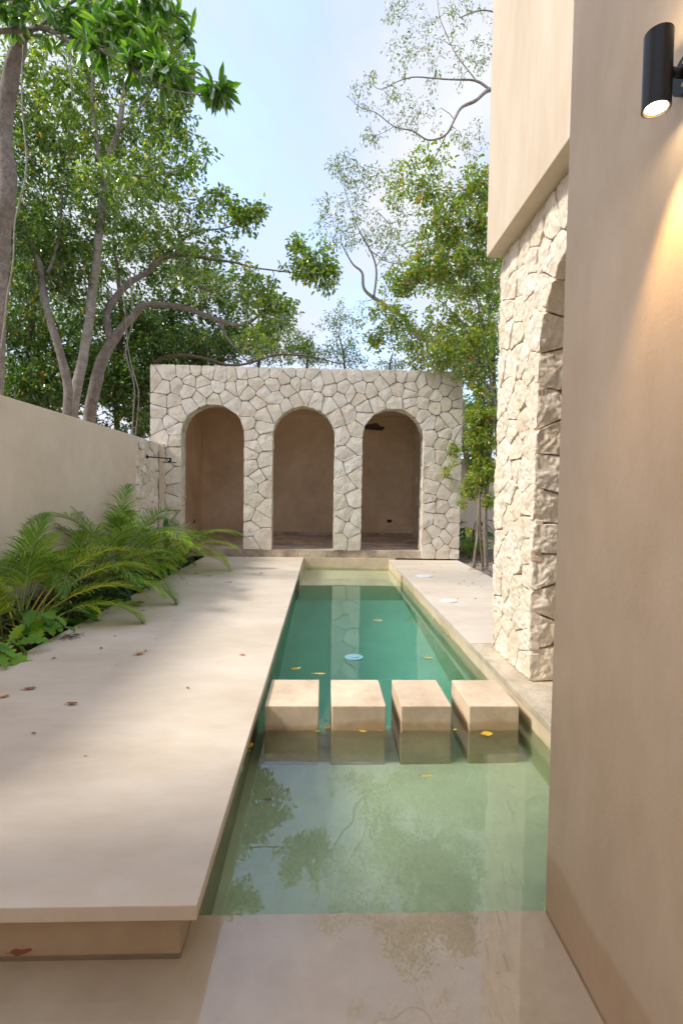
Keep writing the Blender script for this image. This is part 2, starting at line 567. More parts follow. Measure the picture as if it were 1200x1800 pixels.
# water: one closed body whose sides stay inside the pool walls
m, nt, out = mat('pool water')
L = nt.links.new
g = N(nt, 'ShaderNodeNewGeometry')
mp_ = N(nt, 'ShaderNodeMapping'); mp_.inputs['Scale'].default_value = (1, .45, 1)
L(g.outputs['Position'], mp_.inputs[0])
n1 = N(nt, 'ShaderNodeTexNoise', Scale=2.2, Detail=3.0, Roughness=.45)
L(mp_.outputs[0], n1.inputs['Vector'])
bp = N(nt, 'ShaderNodeBump', Strength=.035, Distance=.02)
L(n1.outputs[0], bp.inputs['Height'])
gl = N(nt, 'ShaderNodeBsdfGlass', IOR=1.333, Roughness=0.0)
gl.inputs['Color'].default_value = (1, 1, 1, 1)
L(bp.outputs[0], gl.inputs['Normal'])
gg = N(nt, 'ShaderNodeBsdfGlossy', Roughness=0.0); gg.inputs[0].default_value = (1, 1, 1, 1)
L(bp.outputs[0], gg.inputs['Normal'])
mg = N(nt, 'ShaderNodeMixShader', Fac=.05)
L(gl.outputs[0], mg.inputs[1]); L(gg.outputs[0], mg.inputs[2])
L(mg.outputs[0], out.inputs['Surface'])
va = N(nt, 'ShaderNodeVolumeAbsorption', Density=1.0)
SIG = (.33, .018, .028)
va.inputs['Color'].default_value = tuple(1 - s for s in SIG) + (1,)
vs_ = N(nt, 'ShaderNodeVolumeScatter', Density=.15, Anisotropy=.3)
vs_.inputs['Color'].default_value = (.62, .965, .975, 1)
ad = N(nt, 'ShaderNodeAddShader')
L(va.outputs[0], ad.inputs[0]); L(vs_.outputs[0], ad.inputs[1])
L(ad.outputs[0], out.inputs['Volume'])
M['water'] = m
fp = [(-5.5, -3.5), (.975, -3.5), (.975, 2.10), (1.62, 2.10), (1.62, 11.75), (-.56, 11.75), (-.56, 1.90), (-5.5, 1.90)]
b = MB()
n = len(fp)
b.add([(x, y, WZ) for x, y in fp] + [(x, y, -1.9) for x, y in fp],
      [tuple(range(n)), tuple(range(2 * n - 1, n - 1, -1))] + [(i, n + i, n + (i + 1) % n, (i + 1) % n) for i in range(n)])
water = tag(b.build('water', m), kind='structure')

# stepping blocks
lab = ['leftmost of four concrete stepping blocks, beside the pale deck', 'second concrete stepping block from the deck, standing in the pool',
       'third concrete stepping block from the deck, with a leaf at its corner', 'rightmost concrete stepping block, next to the travertine pool edge']
bx = [(465, 560), (583, 679), (705, 795), (824.5, 914)]
for i, (xa, xb) in enumerate(bx):
    X0 = on(xa, 1241, -.062).x; X1 = on(xb, 1243, -.062).x
    b = MB(); b.box(X0, X1, 3.668, 4.197, -.80, -.062, .009)
    o = b.build('stepping_block', M['block'])
    tag(o, lab[i], 'stepping block', 'concrete stepping blocks across the pool')

# ------------------------------------------------------------------ pavilion
pav = empty('pavilion', (-.38, 11.75, 0), 'stone clad garden pavilion with three round arches at the end of the pool', 'pavilion')
PX0, PX1, PT, FY = -3.95, 3.19, 4.35, 11.75
BY = 15.9
IX0, IX1 = at(354.6, 900, BY).x, at(728, 850, BY).x
ARC = [(-2.54, .71), (-.474, .707), (1.59, .706)]
SPR = 2.76
FZ = .172


def in_arch(x, z, m=0.0):
    for c, r_ in ARC:
        if z <= SPR:
            if abs(x - c) < r_ + m: return True
        elif math.hypot(x - c, z - SPR) < r_ + m: return True
    return False


rs = random.Random(11)
pts = scatter(9000, (PX0 + .08, PX1 - .08, .08, PT - .1), .325,
              lambda p: (not in_arch(p[0], p[1], .085)) and (p[1] > FZ + .09 or p[0] < -3.30 or p[0] > 2.36), rs)
gh = rect_ghosts(pts, PX0, PX1, 0, PT)
for (x, z) in pts:
    if FZ < z < FZ + .5 and -3.25 < x < 2.30: gh.append((x, 2 * FZ - z))
    for c, r_ in ARC:
        if z <= SPR:
            for s in (-1, 1):
                e = c + s * r_
                d = (x - e) * s
                if 0 < d < .5: gh.append((2 * e - x, z))
        else:
            dd = math.hypot(x - c, z - SPR)
            if dd < r_ + .5:
                k = (2 * r_ - dd) / dd
                if k > .05: gh.append((c + (x - c) * k, SPR + (z - SPR) * k))
b = MB()
stonework(b, pts, gh, lambda u, v, n_: (u, FY - .03 - n_, v), rs, gap=.013, depth=.055, relief=.004, step=.05, rings=(.97, .85, .55, .28), rough=.006, bulge=.004, slope=.6)
# reveals of the arches
for c, r_ in ARC:
    def mpj(u, v, n_, c=c, r_=r_):
        hh = SPR - FZ
        if v < hh: return (c - r_ + n_ - .012, FY - .02 + u, FZ + v)
        a = (v - hh) / r_
        if a < math.pi:
            rr = r_ - n_ + .012
            return (c - rr * math.cos(a), FY - .02 + u, SPR + rr * math.sin(a))
        return (c + r_ - n_ + .012, FY - .02 + u, SPR - (v - hh - math.pi * r_))
    strip(b, .42, 2 * (SPR - FZ) + math.pi * r_, mpj, rs, dist=.27, gap=.012, depth=.04, relief=.006, step=.05, rings=(.9, .6, .3), rough=.006, bulge=.004)
b.build('stone_facade', M['stone'], pav)


def arch_wall(mb, x0, x1, z0, z1, yf, yb, arcs, spr, nseg=20):
    """wall with arched openings, as a swept solid: front, back and reveals"""
    xs = [x0]
    cur = x0
    for c, r_ in arcs:
        mb.box(cur, c - r_, yf, yb, z0, z1)
        # above the arch
        pr = [(c - r_ * math.cos(math.pi * k / nseg), spr + r_ * math.sin(math.pi * k / nseg)) for k in range(nseg + 1)]
        for k in range(nseg):
            (xa, za), (xb, zb) = pr[k], pr[k + 1]
            mb.add([(xa, yf, za), (xb, yf, zb), (xb, yf, z1), (xa, yf, z1), (xa, yb, za), (xb, yb, zb), (xb, yb, z1), (xa, yb, z1)],
                   [(0, 1, 2, 3), (7, 6, 5, 4), (0, 4, 5, 1), (3, 2, 6, 7)])
        cur = c + r_
    mb.box(cur, x1, yf, yb, z0, z1)


b = MB(); arch_wall(b, PX0 + .03, PX1 - .03, 0, PT - .03, FY + .015, FY + .40, [(c, r_ + .03) for c, r_ in ARC], SPR)
b.build('facade_core', M['mortar'], pav)
b = MB(); arch_wall(b, PX0 + .03, PX1 - .03, FZ, PT - .3, FY + .401, FY + .415, [(c, r_ + .02) for c, r_ in ARC], SPR)
b.build('inner_facade_wall', M['interior'], pav)
b = MB()
b.box(PX0, IX0, FY + .40, BY + .2, 0, 4.15)
b.box(IX1, PX1, FY + .40, BY + .2, 0, 4.15)
b.box(PX0, PX1, BY + .01, BY + .25, 0, 4.15)
b.build('interior_wall', M['interior'], pav)
b = MB(); b.box(PX0, PX1, FY + .416, BY + .25, 3.92, PT - .04); b.build('roof_slab', M['interior'], pav)
b = MB()
strip(b, 3.7, 3.7, lambda u, v, n_: (IX1 - n_ - .04, FY + .42 + u, FZ + v), rs, dist=.30, gap=.02, depth=.03)
b.build('inner_stone_cladding', M['stone'], pav)
# floor tiles with open joints, skirting, front step
b = MB()
tx = [(-3.98 + i * .60) for i in range(13)]
for j in range(7):
    y0 = FY + .03 + j * .60
    for i in range(-1, 12):
        xa = IX0 + i * .60 + (.3 if j % 2 else 0); xb = xa + .596
        xa, xb = max(xa, IX0 + .005), min(xb, IX1 - .01)
        if xb - xa < .03: continue
        yb_ = min(y0 + .596, BY)
        if yb_ - y0 < .02: continue
        zt = FZ + rs.uniform(-.0008, .0008)
        b.add([(xa, y0, zt), (xb, y0, zt), (xb, yb_, zt), (xa, yb_, zt), (xa, y0, zt - .02), (xb, y0, zt - .02), (xb, yb_, zt - .02), (xa, yb_, zt - .02)],
              [(0, 1, 2, 3), (0, 4, 5, 1), (1, 5, 6, 2), (2, 6, 7, 3), (3, 7, 4, 0)], rs.random())
def tint_plaster(m, lo, hi):
    nt = m.node_tree
    p = [n for n in nt.nodes if n.type == 'BSDF_PRINCIPLED'][0]
    lk = p.inputs['Base Color'].links[0]
    src = lk.from_socket
    a = N(nt, 'ShaderNodeAttribute', attribute_name='tint')
    f = mixc(nt, a.outputs['Fac'], lo, hi)
    nt.links.new(mixc(nt, 1.0, src, f, 'MULTIPLY'), p.inputs['Base Color'])
tint_plaster(M['tile'], (.8, .8, .82), (1.15, 1.1, 1.05))
b.build('floor_tiles', M['tile'], pav)
b = MB(); b.box(IX0, IX1, FY + .05, BY, 0, FZ - .006); b.build('floor_bed', M['mortar'], pav)
b = MB(); b.box(IX0 + .03, IX1 - .05, BY - .015, BY + .009, FZ + .001, FZ + .10, .003); b.box(IX0 + .002, IX0 + .025, FY + .45, BY - .02, FZ + .001, FZ + .10, .003); b.build('skirting', M['tile'], pav)
b = MB()
xx = -3.12
while xx < 2.32:
    w = rs.choice([.62, .8, .55]); x2 = min(xx + w, 2.33)
    b.add([], [])
    v0 = len(b.v); b.box(xx, x2 - .004, FY - .004, FY + .10, 0, FZ - .002, .003); b.attr += [rs.random()] * (len(b.v) - v0)
    xx = x2
sm = M['tile'].copy(); sm.name = 'brown grey step stone'
M['step'] = plaster('step stone', (.56, .47, .37), var=.2, rough=.6, scale=3, bump=.1)
tint_plaster(M['step'], (.85, .85, .85), (1.1, 1.08, 1.05))
b.build('front_step', M['step'], pav)
tag(empty('cable_guard', (0, 0, -5))) if False else None

# ceiling fan
fc = Vector((1.02, 14.0, 3.34))
fan = empty('ceiling_fan', fc, 'dark ceiling fan seen through the right arch of the pavilion', 'ceiling fan')
b = MB(); b.disc(fc + Vector((0, 0, -.09)), .11, .14, 20); b.tube([fc + Vector((0, 0, .05)), fc + Vector((0, 0, .68))], .015, 8); b.disc(fc + Vector((0, 0, .60)), .06, .08, 16); b.build('motor', M['black'], fan)
for a in (20, -52, 92, 164, 236):
    a = R(a); b = MB(); u = Vector((math.cos(a), math.sin(a), 0)); w = Vector((-u.y, u.x, 0)); tlt = Vector((0, 0, .028))
    vs = []
    for s, wd in ((.10, .03), (.2, .065), (.64, .08), (.68, .06)):
        for sg in (-1, 1):
            for zz in (0, .008): vs.append(fc + u * s + w * wd * sg - tlt * sg * (wd / .05) + Vector((0, 0, zz - .02)))
    fs = []
    for k in range(3):
        o_ = k * 4
        fs += [(o_, o_ + 4, o_ + 6, o_ + 2), (o_ + 1, o_ + 3, o_ + 7, o_ + 5), (o_, o_ + 1, o_ + 5, o_ + 4), (o_ + 2, o_ + 6, o_ + 7, o_ + 3)]
    fs += [(0, 2, 3, 1), (12, 13, 15, 14)]
    b.add(vs, fs); b.build('blade', M['fanwood'], fan)
# sockets
p = at(684, 916, BY + .01)
o = empty('wall_socket', p, 'black socket plate low on the back wall inside the right arch', 'socket')
b = MB(); b.box(p.x - .07, p.x + .07, BY - .003, BY + .009, p.z - .045, p.z + .045, .004); pl_ = b.build('plate', M['black'], o)
b = MB()
for dx in (-.035, 0, .035): b.box(p.x + dx - .012, p.x + dx + .012, BY - .007, BY - .0035, p.z - .022, p.z + .022, .002)
b.build('switch', M['fanwood'], pl_)
o = empty('wall_socket', (IX0, 15.0, .60), 'small dark socket low on the side wall inside the left arch', 'socket')
b = MB(); b.box(IX0 + .001, IX0 + .012, 14.94, 15.06, .56, .66, .004); pl_ = b.build('plate', M['black'], o)
b = MB(); b.box(IX0 + .0115, IX0 + .016, 14.97, 15.03, .59, .63, .002); b.build('switch', M['fanwood'], pl_)

# ------------------------------------------------------------------ left boundary wall
WX, WT = -3.714, 2.57
bw = empty('boundary_wall', (WX, 6, 0), 'cream plaster garden wall on the left with a rough stone end', 'wall')
b = MB(); b.box(WX - .2, WX, 2.04, 10.22, -.4, WT, .012); b.build('plaster_wall', M['wall'], bw)
b = MB(); b.box(WX - .2, WX - .05, 10.22, 11.72, -.4, WT - .02); b.build('wall_core', M['mortar'], bw)
b = MB()
strip(b, 1.56, WT + .1, lambda u, v, n_: (WX - .02 + n_, 10.18 + u, -.1 + v), rs, dist=.26, gap=.012, depth=.05, relief=.012, step=.04, rough=.014, bulge=.02)
b.build('stone_cladding', M['stone'], bw)
b = MB(); b.box(WX + .0, WX + .10, 11.62, 11.715, -.1, WT - .02, .006); b.build('pilaster', M['wall'], bw)
# outdoor shower
sp_ = Vector((WX + .02, 10.82, 2.20))
sh = empty('outdoor_shower', sp_, 'black wall mounted outdoor shower arm with flat round head', 'shower')
b = MB(); b.disc(sp_ + Vector((-.02, 0, 0)), .035, .03, 20, 'X'); b.build('wall_flange', M['black'], sh, True)
b = MB(); b.tube([sp_, sp_ + Vector((.47, 0, -.03))], .013, 10); b.box(sp_.x + .455, sp_.x + .49, 10.805, 10.835, 2.10, 2.185, .004); b.build('arm', M['black'], sh)
b = MB(); b.disc(sp_ + Vector((.45, 0, -.115)), .15, .012, 32); b.disc(sp_ + Vector((.45, 0, -.103)), .03, .03, 16); b.build('shower_head', M['black'], sh)

# back wall beyond the pavilion, seen through the vine at the right
b = MB(); b.box(3.2, 12, 14.8, 15.0, -.4, 2.57, .01)
tag(b.build('back_wall', M['wall']), 'cream plaster rear wall glimpsed behind the vine right of the pavilion', 'wall')

# ------------------------------------------------------------------ house
house = empty('house', (1.7, 2, 0), 'cream plaster house on the right with stone arch wall and overhanging upper storey', 'house')
b = MB(); b.box(.966, 2.6, -4, 2.066, -.9, 7.5, .012); b.build('near_wall', M['nearwall'], house)
b = MB(); b.box(1.567, 6, -3.9, 5.03, 3.84, 8.5, .008); b.build('upper_storey', M['upper'], house)
# stone arcade
AY, AR, AS = 3.29, .80, 2.60
SX = 1.704
rs = random.Random(29)
def oka(p):
    y, z = p
    if z <= AS: return abs(y - AY) > AR + .10
    return math.hypot(y - AY, z - AS) > AR + .10
pts = scatter(4000, (2.12, 4.98, .05, 3.78), .25, oka, rs)
gh = rect_ghosts(pts, 2.07, 5.06, -.03, 3.84)
for (y, z) in pts:
    if z <= AS:
        for s in (-1, 1):
            e = AY + s * AR
            if 0 < (y - e) * s < .5: gh.append((2 * e - y, z))
    else:
        dd = math.hypot(y - AY, z - AS)
        if dd < AR + .5:
            k = (2 * AR - dd) / dd
            if k > .05: gh.append((AY + (y - AY) * k, AS + (z - AS) * k))
b = MB()
stonework(b, pts, gh, lambda u, v, n_: (SX + .02 - n_ * 1.25, u, v), rs, gap=.010, depth=.06, relief=.006, step=.015,
          rings=(.975, .9, .78, .6, .42, .22), rough=.012, bulge=.006, slope=.55)
# reveal stones of the arch: far jamb up from the floor and over the crown
L1 = AS + .03
def mpr(u, v, n_):
    if v < L1: return (SX + .012 + u, AY + AR - n_ + .0, -.03 + v)
    a = (v - L1) / AR
    if a < math.pi:
        rr = AR - n_
        return (SX + .012 + u, AY + rr * math.cos(a), AS + rr * math.sin(a))
    return (SX + .012 + u, AY - AR + n_, AS - (v - L1 - math.pi * AR))
# quoins: single and double stones in turn
q = []
v = .14
tot = 2 * L1 + math.pi * AR
while v < tot - .1:
    if rs.random() < .45: q += [(rs.uniform(.08, .11), v + rs.uniform(-.03, .03)), (rs.uniform(.32, .36), v + rs.uniform(-.03, .03))]
    else: q += [(.17 + rs.uniform(-.03, .03), v), (.41, v + rs.uniform(-.06, .06))]
    v += rs.uniform(.24, .31)
stonework(b, q, rect_ghosts(q, 0, .48, 0, tot), mpr, rs, gap=.012, depth=.06, relief=.014, step=.015,
          rings=(.975, .9, .78, .6, .42, .22), rough=.018, bulge=.010, slope=.7)
# far end of the wall
strip(b, .48, 3.86, lambda u, v, n_: (SX + .02 + u, 5.04 + n_, -.03 + v), rs, dist=.26, gap=.016, relief=.02, rough=.02, bulge=.02)
b.build('stone_arch_wall', M['stone_warm'], house)
b = MB()
bb = MB(); arch_wall(bb, 2.10, 5.02, -.03, 3.835, 0, 1, [(AY, AR + .035)], AS)
b.add([(SX + .055 + y * .40, x, z) for x, y, z in bb.v], bb.f)
b.build('arch_wall_core', M['mortar'], house)
b = MB(); b.box(2.205, 6, 2.09, 5.0, -.5, -.037); b.build('terrace_floor', M['trav'], house)
b = MB(); b.box(5.8, 6, 2.1, 5.0, 0, 3.83); b.box(2.7, 5.8, 1.9, 2.06, 0, 3.83); b.build('inner_wall', M['wall'], house)
# unseen block added left of the camera to shade the near wall and water
b = MB(); b.box(-4.9, -4.15, -1.0, 1.66, -.9, 9.6, .012); b.build('unseen_shade_block', M['wall'], house)
b = MB(); b.box(-9, 2.6, -9, -4.0, -.9, 3.4, .012); b.build('rear_wing', M['wall'], house)

# wall lamp
lc = Vector((.876, ax(1155, 120, .876).y, 0))
zt = ax(1157, 60, .876).z; zb = ax(1158, 186, .876).z
lamp = empty('wall_lamp', (lc.x, lc.y, (zt + zb) / 2), 'lit black cylinder wall lamp shining up and down the beige wall', 'wall lamp')
b = MB()
RR = .0355
n = 40
vs = []; fs = []
prof = [(RR - .004, zt - .030), (RR - .004, zt), (RR, zt - .001), (RR, zb + .001), (RR - .004, zb), (RR - .004, zb + .030)]
for r_, z in prof:
    for k in range(n): vs.append((lc.x + r_ * math.cos(2 * math.pi * k / n), lc.y + r_ * math.sin(2 * math.pi * k / n), z))
for a in range(len(prof) - 1):
    for k in range(n): fs.append((a * n + k, a * n + (k + 1) % n, (a + 1) * n + (k + 1) % n, (a + 1) * n + k))
b.add(vs, fs); b.build('housing', M['black'], lamp, False)
M['lens'] = simple('lit lamp lens', (.9, .8, .6), .4, emit=((1, .80, .50), 9))
M['lensrim'] = simple('brushed lens ring', (.75, .55, .30), .35, metal=.6, nscale=60)
for zc, s in ((zt - .006, 1), (zb + .006, -1)):
    b = MB(); b.disc((lc.x, lc.y, zc - .001), RR - .0085, .002, 40); lens_ = b.build('lens', M['lens'], lamp)
    b = MB(); vs = []; fs = []
    for r_, z in ((RR - .0042, zc + s * .004), (RR - .0085, zc + s * .002)):
        for k in range(n): vs.append((lc.x + r_ * math.cos(2 * math.pi * k / n), lc.y + r_ * math.sin(2 * math.pi * k / n), z))
    for k in range(n): fs.append((k, (k + 1) % n, n + (k + 1) % n, n + k))
    b.add(vs, fs); b.build('lens_ring', M['lensrim'], lens_)
zm = (zt + zb) / 2
b = MB(); b.tube([(lc.x + RR - .002, lc.y, zm), (.956, lc.y, zm)], .0125, 16); b.build('arm', M['black'], lamp, True)
b = MB(); b.disc((.948, lc.y, zm), .05, .018, 40, 'X'); wp_ = b.build('wall_plate', M['black'], lamp)
b = MB(); b.disc((.945, lc.y + .0, zm + .03), .005, .004, 10, 'X'); b.build('screw', M['lensrim'], wp_)
b = MB(); b.disc((.945, lc.y, zm - .03), .005, .004, 10, 'X'); b.build('screw', M['lensrim'], wp_)
for z, rx, nm in ((zb - .006, 0, 'lamp_beam'), (zt + .006, math.pi, 'lamp_beam')):
    ld = bpy.data.lights.new('lamp_beam', 'SPOT')
    ld.energy = 8; ld.color = (1, .60, .25); ld.spot_size = R(62); ld.spot_blend = .75; ld.shadow_soft_size = .02
    lo = bpy.data.objects.new(nm, ld); COL.objects.link(lo)
    lo.location = (lc.x, lc.y, z); lo.rotation_euler = (rx, 0, 0)
    lo.parent = lamp; lo.matrix_parent_inverse = lamp.matrix_basis.inverted()


# ------------------------------------------------------------------ foliage
def leaves(name, P, D, Nn, Ln, Wd, m, parent, fold=.25, droop=.15):
    """rhombic folded leaves: P base, D direction, Nn normal, Ln length, Wd width"""
    k = len(P)
    D = D / (np.linalg.norm(D, axis=1, keepdims=True) + 1e-9)
    S = np.cross(D, Nn); S /= (np.linalg.norm(S, axis=1, keepdims=True) + 1e-9)
    U = np.cross(S, D)
    Ln = Ln[:, None]; Wd = Wd[:, None]
    V = np.empty((k, 6, 3))
    V[:, 0] = P
    V[:, 1] = P + D * Ln * .35 + S * Wd * .5 + U * Wd * fold
    V[:, 2] = P + D * Ln * .72 + S * Wd * .42 + U * Wd * fold - U * Ln * droop * .3
    V[:, 3] = P + D * Ln - U * Ln * droop
    V[:, 4] = P + D * Ln * .72 - S * Wd * .42 + U * Wd * fold - U * Ln * droop * .3
    V[:, 5] = P + D * Ln * .35 - S * Wd * .5 + U * Wd * fold
    base = (np.arange(k) * 6)[:, None]
    F1 = base + np.array([0, 1, 2, 3]); F2 = base + np.array([0, 3, 4, 5])
    return fast_mesh(name, V.reshape(-1, 3), np.concatenate([F1, F2]), 4, m, parent)


def unit(n, r):
    v = r.normal(size=(n, 3))
    return v / np.linalg.norm(v, axis=1, keepdims=True)


def smooth_path(pts, sub=4, wob=0.0, seed=0):
    P = [np.array(p[:3], float) for p in pts]
    Q = [P[0]] + P + [P[-1]]
    out = []
    for i in range(1, len(Q) - 2):
        p0, p1, p2, p3 = Q[i - 1], Q[i], Q[i + 1], Q[i + 2]
        for k in range(sub):
            t = k / sub
            out.append(.5 * ((2 * p1) + (-p0 + p2) * t + (2 * p0 - 5 * p1 + 4 * p2 - p3) * t * t + (-p0 + 3 * p1 - 3 * p2 + p3) * t ** 3))
    out.append(P[-1])
    if wob:
        for i, p in enumerate(out):
            v = Vector(p) * 1.3 + Vector((seed, 0, 0))
            out[i] = p + np.array(noise.noise_vector(v)) * wob
    return out


YS = 1.09


def tree(name, label, limbs, blobs, lm, bm_, leaf=(.09, .045), per=16, spread=.16, seed=1, group=None, cat='tree', hang=.3, twr=.006, maxr=.022,
         twigmat=None, tubes=3):
    """limbs: polylines of (px, py, Y, radius); blobs: (px, py, Y, rx, rz, twigs[, ry])"""
    r = np.random.default_rng(seed)
    base = at(limbs[0][0][0], limbs[0][0][1], limbs[0][0][2] * YS)
    root = empty(name, base, label, cat, group)
    b = MB()
    nodes = []; nrad = []
    for li, lb in enumerate(limbs):
        pw = [tuple(at(p[0], p[1], p[2] * YS)) for p in lb]
        path = smooth_path(pw, 5, .05 if li else .03, seed)
        rad = np.interp(np.linspace(0, len(lb) - 1, len(path)), range(len(lb)), [p[3] * .74 for p in lb])
        b.tube(path, list(rad), 10 if rad[0] > .06 else 6, True, .25)
        for p, q in zip(path[2:], rad[2:]):
            nodes.append(np.array(p)); nrad.append(q)
    b.build('trunk', bm_, root, True)
    tips = []
    for bl in blobs:
        px, py, Y, rx, rz, k = bl[:6]
        ry = bl[6] if len(bl) > 6 else rx
        c = np.array(at(px, py, Y * YS))
        v = unit(k, r) * (r.random((k, 1)) ** .45)
        tips.append(c + v * np.array([rx, ry, rz]))
    tips = np.concatenate(tips)
    cap = 4 * len(tips) + len(nodes) + 10
    NA = np.zeros((cap, 3)); NR = np.zeros(cap); cnt = len(nodes)
    NA[:cnt] = nodes; NR[:cnt] = nrad
    # grow nearest first so that twigs chain into boughs
    d0 = np.array([np.min(((NA[:cnt] - t) ** 2).sum(1)) for t in tips])
    order = np.argsort(d0)
    tb = MB()
    LP = []; LD = []
    for t in tips[order]:
        dd = ((NA[:cnt] - t) ** 2).sum(1) + np.where(NA[:cnt, 2] > t[2] + .3, .5, 0)
        j = int(np.argmin(dd))
        a = NA[j]; L_ = math.sqrt(dd[j])
        if L_ < .03: continue
        mid1 = a + (t - a) * .35 + r.normal(size=3) * .07 * L_ + np.array([0, 0, .06 * L_])
        mid2 = a + (t - a) * .7 + r.normal(size=3) * .07 * L_ + np.array([0, 0, .05 * L_])
        r0 = min(maxr, NR[j] * .75); r0 = max(r0, twr * .7)
        tb.tube([a, mid1, mid2, t], [r0, r0 * .8, r0 * .62, twr * .45], tubes, False)
        for q, rr in ((mid1, r0 * .8), (mid2, r0 * .62), (t, r0 * .5)):
            NA[cnt] = q; NR[cnt] = rr; cnt += 1
        kk = max(1, int(per * r.uniform(.4, 1.6)))
        s = r.random((kk, 1)) ** .6
        Lc = min(L_, .8)
        back = t + (a - t) * (Lc / L_) * .55
        LP.append(back + (t - back) * s + unit(kk, r) * spread * r.random((kk, 1)) ** .5)
        LD.append(unit(kk, r) * .8 + (t - back) / (np.linalg.norm(t - back) + 1e-6) * .6 + np.array([0, 0, -hang]))
    tb.build('twigs', twigmat or M['twig'], root)
    P = np.concatenate(LP); D = np.concatenate(LD)
    n_ = len(P)
    Nn = unit(n_, r) * .75 + np.array([0, 0, 1.0])
    Ln = leaf[0] * r.uniform(.6, 1.35, n_)
    leaves('crown', P, D, Nn, Ln, Ln * leaf[1] / leaf[0] * r.uniform(.8, 1.2, n_), lm, root)
    return root


# left woodland -------------------------------------------------------
tree('broadleaf_tree', 'gnarled grey tree at the left edge reaching a long leafy bough over the garden',
     [[(-25, 860, 7.6, .24), (-8, 560, 7.6, .21), (2, 420, 7.6, .19), (14, 330, 7.5, .17), (6, 230, 7.5, .17), (22, 130, 7.4, .16), (36, 70, 7.3, .14), (20, -60, 7.2, .13)],
      [(36, 80, 7.3, .10), (48, 50, 7.0, .055), (-40, 55, 6.8, .04)],
      [(36, 70, 7.3, .07), (70, 47, 7.0, .05), (115, 66, 6.6, .042), (165, 86, 6.2, .034), (230, 118, 5.9, .022), (300, 158, 5.6, .014), (358, 172, 5.5, .009)],
      [(165, 86, 6.2, .022), (215, 95, 6.0, .018), (290, 120, 5.8, .014), (350, 140, 5.6, .009), (385, 150, 5.5, .006)],
      [(70, 47, 7.0, .035), (120, 10, 6.8, .025), (200, -30, 6.4, .02), (290, -20, 6.0, .012)]],
     [(215, 55, 6.0, .40, .22, 16, .3), (255, 110, 5.9, .35, .20, 16, .3), (300, 128, 5.7, .30, .16, 12, .25), (330, 60, 6.0, .05, .05, 2), (380, 150, 5.5, .16, .07, 6, .12),
      (290, -8, 6.0, .40, .12, 12, .3), (120, 30, 6.6, .55, .25, 12, .3), (30, 20, 6.8, .5, .25, 12), (160, 90, 6.2, .3, .12, 5), (60, -40, 7, .9, .4, 20)],
     M['leaf_big'], M['bark'], leaf=(.20, .06), per=13, spread=.07, seed=3, hang=.15)

LW = []
tree('broadleaf_tree', 'tall pale slender trunk rising and forking behind the left wall',
     [[(124, 800, 11.4, .19), (132, 705, 11.4, .165), (150, 610, 11.4, .15), (163, 500, 11.4, .135), (176, 400, 11.3, .12), (186, 300, 11.3, .105), (205, 235, 11.2, .09), (222, 140, 11.2, .06), (235, 50, 11.1, .04), (240, -40, 11, .03)],
      [(184, 310, 11.3, .09), (168, 250, 11.3, .075), (163, 120, 11.2, .055), (150, 20, 11.1, .04), (120, -60, 11, .03)],
      [(205, 235, 11.2, .05), (260, 170, 11, .03), (300, 100, 10.8, .018)],
      [(186, 300, 11.3, .04), (260, 310, 11, .025), (330, 290, 10.8, .016), (360, 270, 10.8, .008)]],
     [(95, 130, 11.6, 1.3, .9, 90), (200, 100, 11.4, 1.1, .9, 80), (280, 130, 11.2, .8, .8, 60), (310, 210, 11, .45, .7, 45), (250, 240, 11.4, 1.1, .7, 80),
      (130, 260, 11.6, 1.4, .8, 90), (300, 60, 11, .5, .5, 28), (220, 340, 11, 1.1, .6, 60), (300, 300, 11, .9, .5, 40), (60, 20, 11.5, 1.4, .7, 50), (362, 268, 10.8, .18, .12, 5), (180, 20, 11.5, 1.4, .5, 60), (270, 60, 11.3, .8, .8, 70), (200, 200, 11.8, 1.5, 1.1, 110), (100, 200, 12, 1.5, 1.2, 110), (320, 150, 11.0, .30, .5, 24)],
     M['leaf_mid'], M['bark_pale'], leaf=(.12, .05), per=15, spread=.18, seed=5)

tree('broadleaf_tree', 'grey leaning tree behind the left wall with long limbs bending right',
     [[(148, 800, 11.9, .22), (165, 690, 11.9, .20), (182, 630, 11.9, .18), (205, 590, 11.9, .15), (235, 553, 11.9, .12), (262, 535, 11.9, .10), (330, 542, 11.8, .085), (380, 563, 11.6, .07), (430, 570, 11.4, .05), (470, 540, 11.2, .03)],
      [(196, 600, 11.9, .12), (190, 545, 11.9, .11), (225, 500, 11.9, .10), (255, 480, 11.9, .09), (285, 455, 11.8, .08), (330, 450, 11.7, .06), (400, 460, 11.5, .04), (450, 470, 11.3, .028), (520, 478, 11, .016), (560, 470, 10.8, .008)],
      [(328, 450, 11.7, .04), (345, 500, 11.6, .035), (400, 520, 11.5, .025)],
      [(380, 563, 11.6, .04), (405, 600, 11.4, .03), (440, 640, 11.2, .02)],
      [(285, 455, 11.8, .05), (340, 410, 11.6, .03), (400, 400, 11.3, .02), (450, 380, 11.1, .012)]],
     [(345, 370, 11.2, .7, .45, 38), (415, 385, 11, .55, .35, 34), (450, 375, 11, .35, .25, 24), (380, 440, 11.4, .8, .45, 36), (310, 420, 11.6, .8, .6, 45),
      (330, 500, 11.6, .8, .5, 40), (430, 505, 11.3, .8, .45, 60), (490, 550, 11.2, .55, .4, 50), (455, 590, 11.2, .6, .4, 36), (545, 462, 10.9, .62, .40, 70),
      (520, 430, 10.9, .3, .2, 14), (575, 490, 10.9, .25, .35, 22), (250, 420, 11.8, .8, .6, 50), (385, 340, 11.1, .3, .2, 12)],
     M['leaf_mid'], M['bark'], leaf=(.115, .052), per=14, spread=.16, seed=6)

